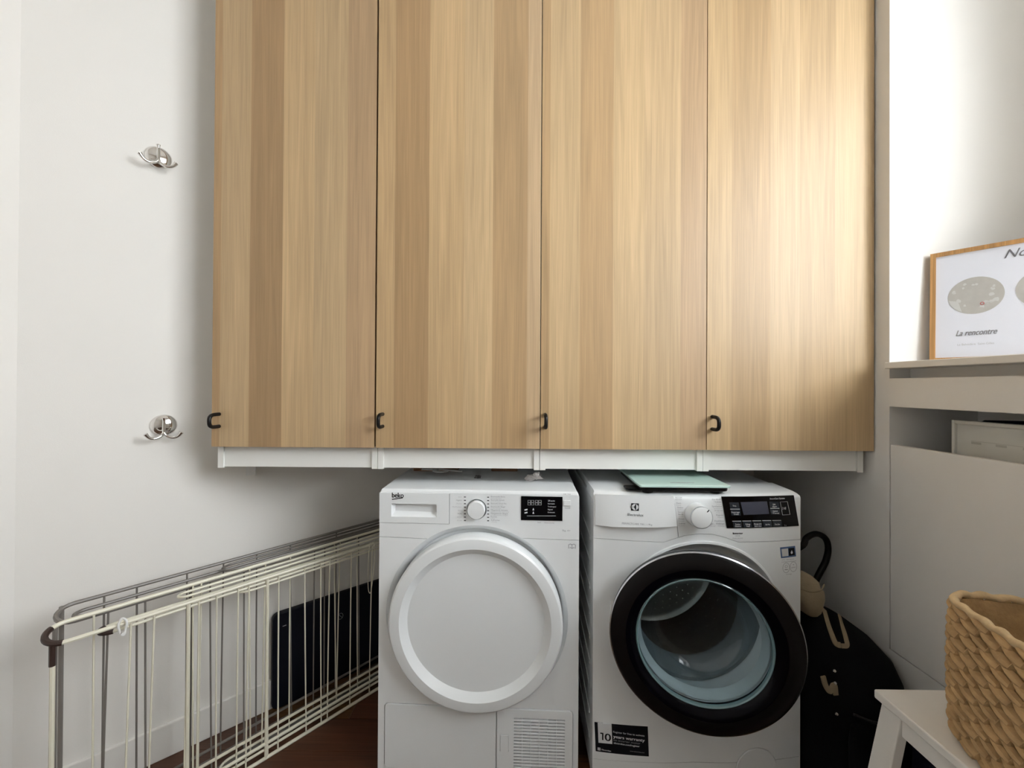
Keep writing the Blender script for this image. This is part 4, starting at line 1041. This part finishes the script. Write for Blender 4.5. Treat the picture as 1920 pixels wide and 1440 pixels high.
p = on_z(800, 886, TOPD + 0.004)
cb_ = MB().box(-0.05, 0.11, 0.02, 0.10, 0, 0.012).build('cardboard_piece', m_cardb, bevel=0.002); cb_.location = (p[0] - 0.01, p[1] + 0.02, TOPD); cb_.rotation_euler = (0, 0, -0.05)
tag(cb_, 'flat brown cardboard piece on the dryer below the white plastic clip', 'cardboard')
pc = MB()
pc.prism([(-0.055, 0.028), (-0.055, 0.046), (0.005, 0.042), (0.010, 0.010), (0.022, 0.004), (0.040, 0.012), (0.046, 0.002), (0.030, -0.012), (0.002, -0.012), (-0.010, 0.002), (-0.012, 0.026)], 0, 0.0035)
pc.prism([(0.005, 0.032), (0.005, 0.046), (0.085, 0.016), (0.092, 0.006), (0.080, 0.004)], 0, 0.0034)
po = pc.build('plastic_clip', m_plast, bevel=0.001); p2 = on_z(812, 889, TOPD + 0.0125)
po.location = (p2[0], p2[1] + 0.035, TOPD + 0.0121)
tag(po, 'flat white plastic clip lying on the cardboard on the dryer', 'clip')
p3 = on_z(925, 884, TOPD + 0.01)
cb2 = MB().box(-0.02, 0.075, 0.0, 0.06, 0, 0.010).build('cardboard_strip', m_cardb, bevel=0.002); cb2.location = (p3[0] + 0.01, p3[1] + 0.05, TOPD)
tag(cb2, 'brown cardboard strip on the dryer behind the lint tuft', 'cardboard')

# ================================================================== BESIDE THE WASHING MACHINE
# black drain hose loop
hp = []
HYY = 1.385
for (u, v_) in ((1490, 1062), (1500, 1026), (1512, 1009), (1530, 1001), (1547, 1009), (1553, 1028), (1548, 1052), (1538, 1072), (1530, 1090), (1522, 1125)):
    p = on_y(u, v_, HYY + 0.0); hp.append((p[0], p[1], p[2]))
hp[0] = (hp[0][0] - 0.03, HYY + 0.10, hp[0][2] - 0.02); hp.append((0.97, HYY + 0.03, 0.30)); hp.append((0.95, HYY + 0.12, 0.011))
ho = MB().tube(catmull(hp, 6), 0.0098, 12).build('drain_hose', m_black, smooth=True)
tag(ho, 'black drain hose looping up beside the washing machine', 'hose')
hp = [(0.86, 1.79, 0.30), (0.86, 1.77, 0.60), (0.855, 1.765, 0.85), (0.85, 1.79, 0.895)]
for dx_ in (0.0,):
    o = MB().tube(catmull([(p[0] + dx_, p[1], p[2]) for p in hp], 6), 0.009, 10).build('supply_hose', m_black, smooth=True)
    tag(o, 'black supply hose against the back wall behind the washing machine', 'hose')

# black holdall
def blob(name, m, parent, rings, n=40, smooth=True, wob=0.0, seed=1):
    rnd = random.Random(seed); ph = [rnd.uniform(0, 6.28) for _ in range(8)]
    v, f = [], []
    for (z, cx, cy, rx, ry, e) in rings:
        for k in range(n):
            a = 2 * PI * k / n; c, s_ = math.cos(a), math.sin(a)
            X = math.copysign(abs(c) ** e, c); Y = math.copysign(abs(s_) ** e, s_)
            w = 1 + wob * (math.sin(3 * a + ph[0] + z * 20) + 0.6 * math.sin(5 * a + ph[1] - z * 33))
            v.append((cx + rx * X * w, cy + ry * Y * w, z))
    for i in range(len(rings) - 1):
        for k in range(n):
            l = (k + 1) % n; f.append((i * n + k, i * n + l, (i + 1) * n + l, (i + 1) * n + k))
    f.append(tuple(range(n - 1, -1, -1))); f.append(tuple((len(rings) - 1) * n + k for k in range(n)))
    return MB().add(v, f).build(name, m, parent, smooth=smooth)
bag = thing('holdall_bag', 'large black fabric bag with beige straps wedged between washing machine and wall', 'bag', (0.955, 1.19, 0))
blob('bag_body', m_bag, bag, [(0.0, 0, 0, 0.10, 0.145, 0.5), (0.01, 0, 0, 0.112, 0.155, 0.5), (0.15, 0, 0, 0.117, 0.163, 0.55), (0.30, 0.0, 0.000, 0.116, 0.155, 0.6), (0.365, 0.0, 0.01, 0.113, 0.145, 0.65), (0.405, 0.0, 0.02, 0.107, 0.130, 0.7), (0.44, -0.008, 0.04, 0.092, 0.105, 0.75), (0.465, -0.02, 0.05, 0.070, 0.085, 0.8), (0.478, -0.03, 0.055, 0.04, 0.05, 0.9)], wob=0.012)
blob('front_pocket', m_bag, bag, [(0.05, -0.005, -0.155, 0.085, 0.010, 0.6), (0.07, -0.005, -0.16, 0.09, 0.02, 0.6), (0.26, -0.005, -0.16, 0.09, 0.022, 0.6), (0.30, -0.005, -0.155, 0.085, 0.012, 0.6)], wob=0.01)
MB().tube(catmull([(-0.09, -0.162, 0.335), (-0.04, -0.172, 0.322), (0.03, -0.172, 0.320), (0.09, -0.158, 0.333)], 6), 0.0035, 8).build('zip_seam', m_black, bag, smooth=True)
def bl(px, py, y): p = on_y(px, py, y); return (p[0] - 0.955, p[1] - 1.19, p[2])
def band(name, pts, w, m, parent):
    v, f = [], []
    P = [Vector(p) for p in catmull(pts, 5)]
    for i, p in enumerate(P):
        t = (P[min(i + 1, len(P) - 1)] - P[max(i - 1, 0)]).normalized()
        s_ = t.cross(Vector((0, -1, 0.3))).normalized() * (w / 2); nrm = t.cross(s_).normalized() * 0.0018
        v += [p - s_ - nrm, p + s_ - nrm, p + s_ + nrm, p - s_ + nrm]
    for i in range(len(P) - 1):
        for j in range(4): f.append((4 * i + j, 4 * i + (j + 1) % 4, 4 * i + 4 + (j + 1) % 4, 4 * i + 4 + j))
    f += [(3, 2, 1, 0), tuple(4 * (len(P) - 1) + j for j in range(4))]
    return MB().add(v, f).build(name, m, parent, smooth=False)
YF = 1.19 - 0.168
band('strap', [bl(1545, 1142, 1.13), bl(1553, 1170, 1.08), bl(1560, 1190, 1.05), bl(1567, 1206, 1.030), bl(1576, 1210, 1.022)], 0.013, m_beiged, bag)
band('strap', [bl(1574, 1154, 1.105), bl(1580, 1175, 1.06), bl(1586, 1196, 1.034), bl(1588, 1210, 1.022), bl(1577, 1211, 1.020)], 0.010, m_beiged, bag)
band('strap', [bl(1543, 1268, 1.006), bl(1548, 1285, 1.004), bl(1556, 1296, 1.003), bl(1564, 1284, 1.004), bl(1567, 1303, 1.003)], 0.012, m_beiged, bag)
for (u, v_) in ((1565, 1258), (1566, 1281), (1569, 1339)):
    c = bl(u, v_, 1.004); MB().lathe([(0.0035, 0.001), (0.003, -0.0015), (0.0005, -0.002)], 14, Matrix.Translation(c), cap1=True).build('snap', m_snap, bag, smooth=True)
# beige cloth pouch on the bag
pc0 = on_y(1528, 1140, 1.20)
pou = thing('cloth_pouch', 'rumpled beige canvas pouch lying on top of the black bag', 'pouch', (pc0[0], 1.235, 0.480))
blob('pouch_body', m_beige, pou, [(0.0, 0.005, 0, 0.018, 0.03, 0.8), (0.012, 0.0, 0, 0.032, 0.04, 0.8), (0.05, -0.004, 0, 0.041, 0.045, 0.75), (0.075, -0.004, 0, 0.039, 0.044, 0.8), (0.082, -0.006, 0, 0.034, 0.04, 0.9), (0.10, -0.010, 0, 0.033, 0.038, 0.85), (0.115, -0.014, 0, 0.022, 0.028, 0.9), (0.121, -0.016, 0, 0.010, 0.012, 1.0)], wob=0.05, seed=4)
MB().tube(catmull([(-0.036, -0.026, 0.082), (-0.015, -0.041, 0.080), (0.012, -0.042, 0.086), (0.034, -0.026, 0.096)], 6), 0.002, 6).build('pouch_fold', m_beiged, pou, smooth=True)
# dark blue fabric heap by the wall
hpz = thing('fabric_heap', 'dark navy fabric heap against the right wall behind the stool', 'cloth', (1.015, 0.962, 0))
blob('fabric_body', m_navy, hpz, [(0.0, 0, 0, 0.045, 0.028, 0.7), (0.06, 0, 0, 0.058, 0.034, 0.7), (0.25, 0.002, 0, 0.060, 0.034, 0.75), (0.34, 0.006, 0.002, 0.054, 0.032, 0.8), (0.385, 0.012, 0.004, 0.04, 0.024, 0.9), (0.40, 0.016, 0.005, 0.016, 0.010, 1.0)], wob=0.04, seed=6)

# ================================================================== STOOL AND BASKET
SX0, SY1, SZ = 0.797, 0.895, 0.50
SX1, SY0 = 1.078, 0.47
stl = thing('step_stool', 'white wooden stool with splayed legs under the woven basket', 'stool', ((SX0 + SX1) / 2, (SY0 + SY1) / 2, 0))
cx, cy = (SX0 + SX1) / 2, (SY0 + SY1) / 2; hx, hy = (SX1 - SX0) / 2, (SY1 - SY0) / 2
MB().box(-hx, hx, -hy, hy, SZ - 0.019, SZ).build('seat', m_stool, stl, bevel=0.003)
def leg(sx, sy):
    tw, td = 0.022, 0.044
    x_t, y_t = sx * (hx - 0.022), sy * (hy - 0.030); x_b, y_b = sx * (hx + (0.030 if sx < 0 else -0.020)), sy * (hy + (0.015 if sy > 0 else 0.03))
    q = lambda x, y, z, k: [(x - tw / 2 * k, y - td / 2 * k, z), (x + tw / 2 * k, y - td / 2 * k, z), (x + tw / 2 * k, y + td / 2 * k, z), (x - tw / 2 * k, y + td / 2 * k, z)]
    return MB().hexa(q(x_b, y_b, 0.0, 1.1), q(x_t, y_t, SZ - 0.0185, 1.0))
for sx in (-1, 1):
    for sy in (-1, 1): leg(sx, sy).build('leg', m_stool, stl, bevel=0.002)
for sx in (-1, 1): MB().box(sx * (hx - 0.022) - 0.009, sx * (hx - 0.022) + 0.009, -hy + 0.05, hy - 0.05, SZ - 0.062, SZ - 0.0188).build('apron', m_stool, stl, bevel=0.002)
for sy in (-1, 1): MB().box(-hx + 0.034, hx - 0.034, sy * (hy - 0.035) - 0.009, sy * (hy - 0.035) + 0.009, SZ - 0.062, SZ - 0.0188).build('cross_rail', m_stool, stl, bevel=0.002)

BR = math.radians(-15)
BW_, BL_, BH = 0.212, 0.30, 0.262
corner = np.array([0.838, 0.812])
bx = np.array([math.cos(BR), math.sin(BR)]); by = np.array([math.sin(BR), -math.cos(BR)])
bc = corner + bx * BW_ / 2 + by * BL_ / 2
bsk = thing('woven_basket', 'rectangular woven water hyacinth basket standing on the white stool', 'basket', (bc[0], bc[1], SZ), BR)
def path(w, l, rad, n):
    poly = rrect(-w / 2, w / 2, -l / 2, l / 2, rad, 10)
    P = [np.array(p) for p in poly]; seg = [np.linalg.norm(P[(i + 1) % len(P)] - P[i]) for i in range(len(P))]; L = sum(seg); out = []
    for k in range(n):
        d = L * k / n; i = 0
        while d > seg[i]: d -= seg[i]; i += 1
        out.append(P[i] + (P[(i + 1) % len(P)] - P[i]) * d / seg[i])
    return out, L
nrows = 17; rh = BH / (nrows + 0.3); NS = 21
rnd = random.Random(11)
def row(i):
    bulge = 0.006 * math.sin(PI * i / nrows); w, l = BW_ - 0.012 + bulge - (0.012 if i == 0 else 0), BL_ - 0.012 + bulge - (0.012 if i == 0 else 0)
    n = NS * 8; pts, L = path(w, l, 0.06, n)
    v, f = [], []; m = 8
    ph = (i % 2) * 0.5
    amps = [rnd.uniform(0.85, 1.15) for _ in range(NS + 1)]
    for k in range(n):
        t = (k / 8 + ph) % 1.0; cell = int(k / 8 + ph) % NS
        a = pts[(k - 1) % n]; b_ = pts[(k + 1) % n]; d = (b_ - a) / np.linalg.norm(b_ - a); out = np.array([d[1], -d[0]])
        s_ = math.sin(PI * t)
        # a strand that comes out over the stake and dives behind it, slanting downward
        r_out = 0.0035 + 0.0065 * s_ ** 0.8 * amps[cell]; rz = rh * (0.30 + 0.26 * s_) * amps[cell]; slant = (0.5 - t) * rh * 0.95
        cz = rh * (i + 0.62) + slant
        for j in range(m):
            q = 2 * PI * j / m
            ro = r_out * math.cos(q); 
            if math.cos(q) < 0: ro = 0.005 * math.cos(q)
            v.append((pts[k][0] + out[0] * ro, pts[k][1] + out[1] * ro, max(0.0005, cz + rz * math.sin(q))))
    for k in range(n):
        for j in range(m):
            f.append((k * m + j, ((k + 1) % n) * m + j, ((k + 1) % n) * m + (j + 1) % m, k * m + (j + 1) % m))
    return MB().add(v, f)
for i in range(nrows): row(i).build('woven_row', m_straw, bsk, smooth=True)
pts, L = path(BW_ - 0.010, BL_ - 0.010, 0.06, 160)
rim = MB().tube([(p[0], p[1], BH + 0.002 * math.sin(k * 0.9)) for k, p in enumerate(pts)], [0.0066 + 0.0008 * math.sin(k * 1.3) for k in range(160)], 10, closed=True).build('rim', m_strawl, bsk, smooth=True)
ins = MB(); a, _ = path(BW_ - 0.026, BL_ - 0.026, 0.05, 80)
ins.add([(p[0], p[1], 0.004) for p in a], [tuple(range(80))]); ins.build('basket_bottom', m_straw, bsk)
a, _ = path(BW_ - 0.019, BL_ - 0.019, 0.055, 80); b_, _ = path(BW_ - 0.023, BL_ - 0.023, 0.052, 80)
lin = MB(); lin.add([(p[0], p[1], zz) for zz in (0.01, BH - 0.006) for p in a] + [(p[0], p[1], zz) for zz in (0.01, BH - 0.006) for p in b_],
    [(k, (k + 1) % 80, 80 + (k + 1) % 80, 80 + k) for k in range(80)] + [(160 + k, 240 + k, 240 + (k + 1) % 80, 160 + (k + 1) % 80) for k in range(80)])
lin.build('basket_core', m_straw, bsk)
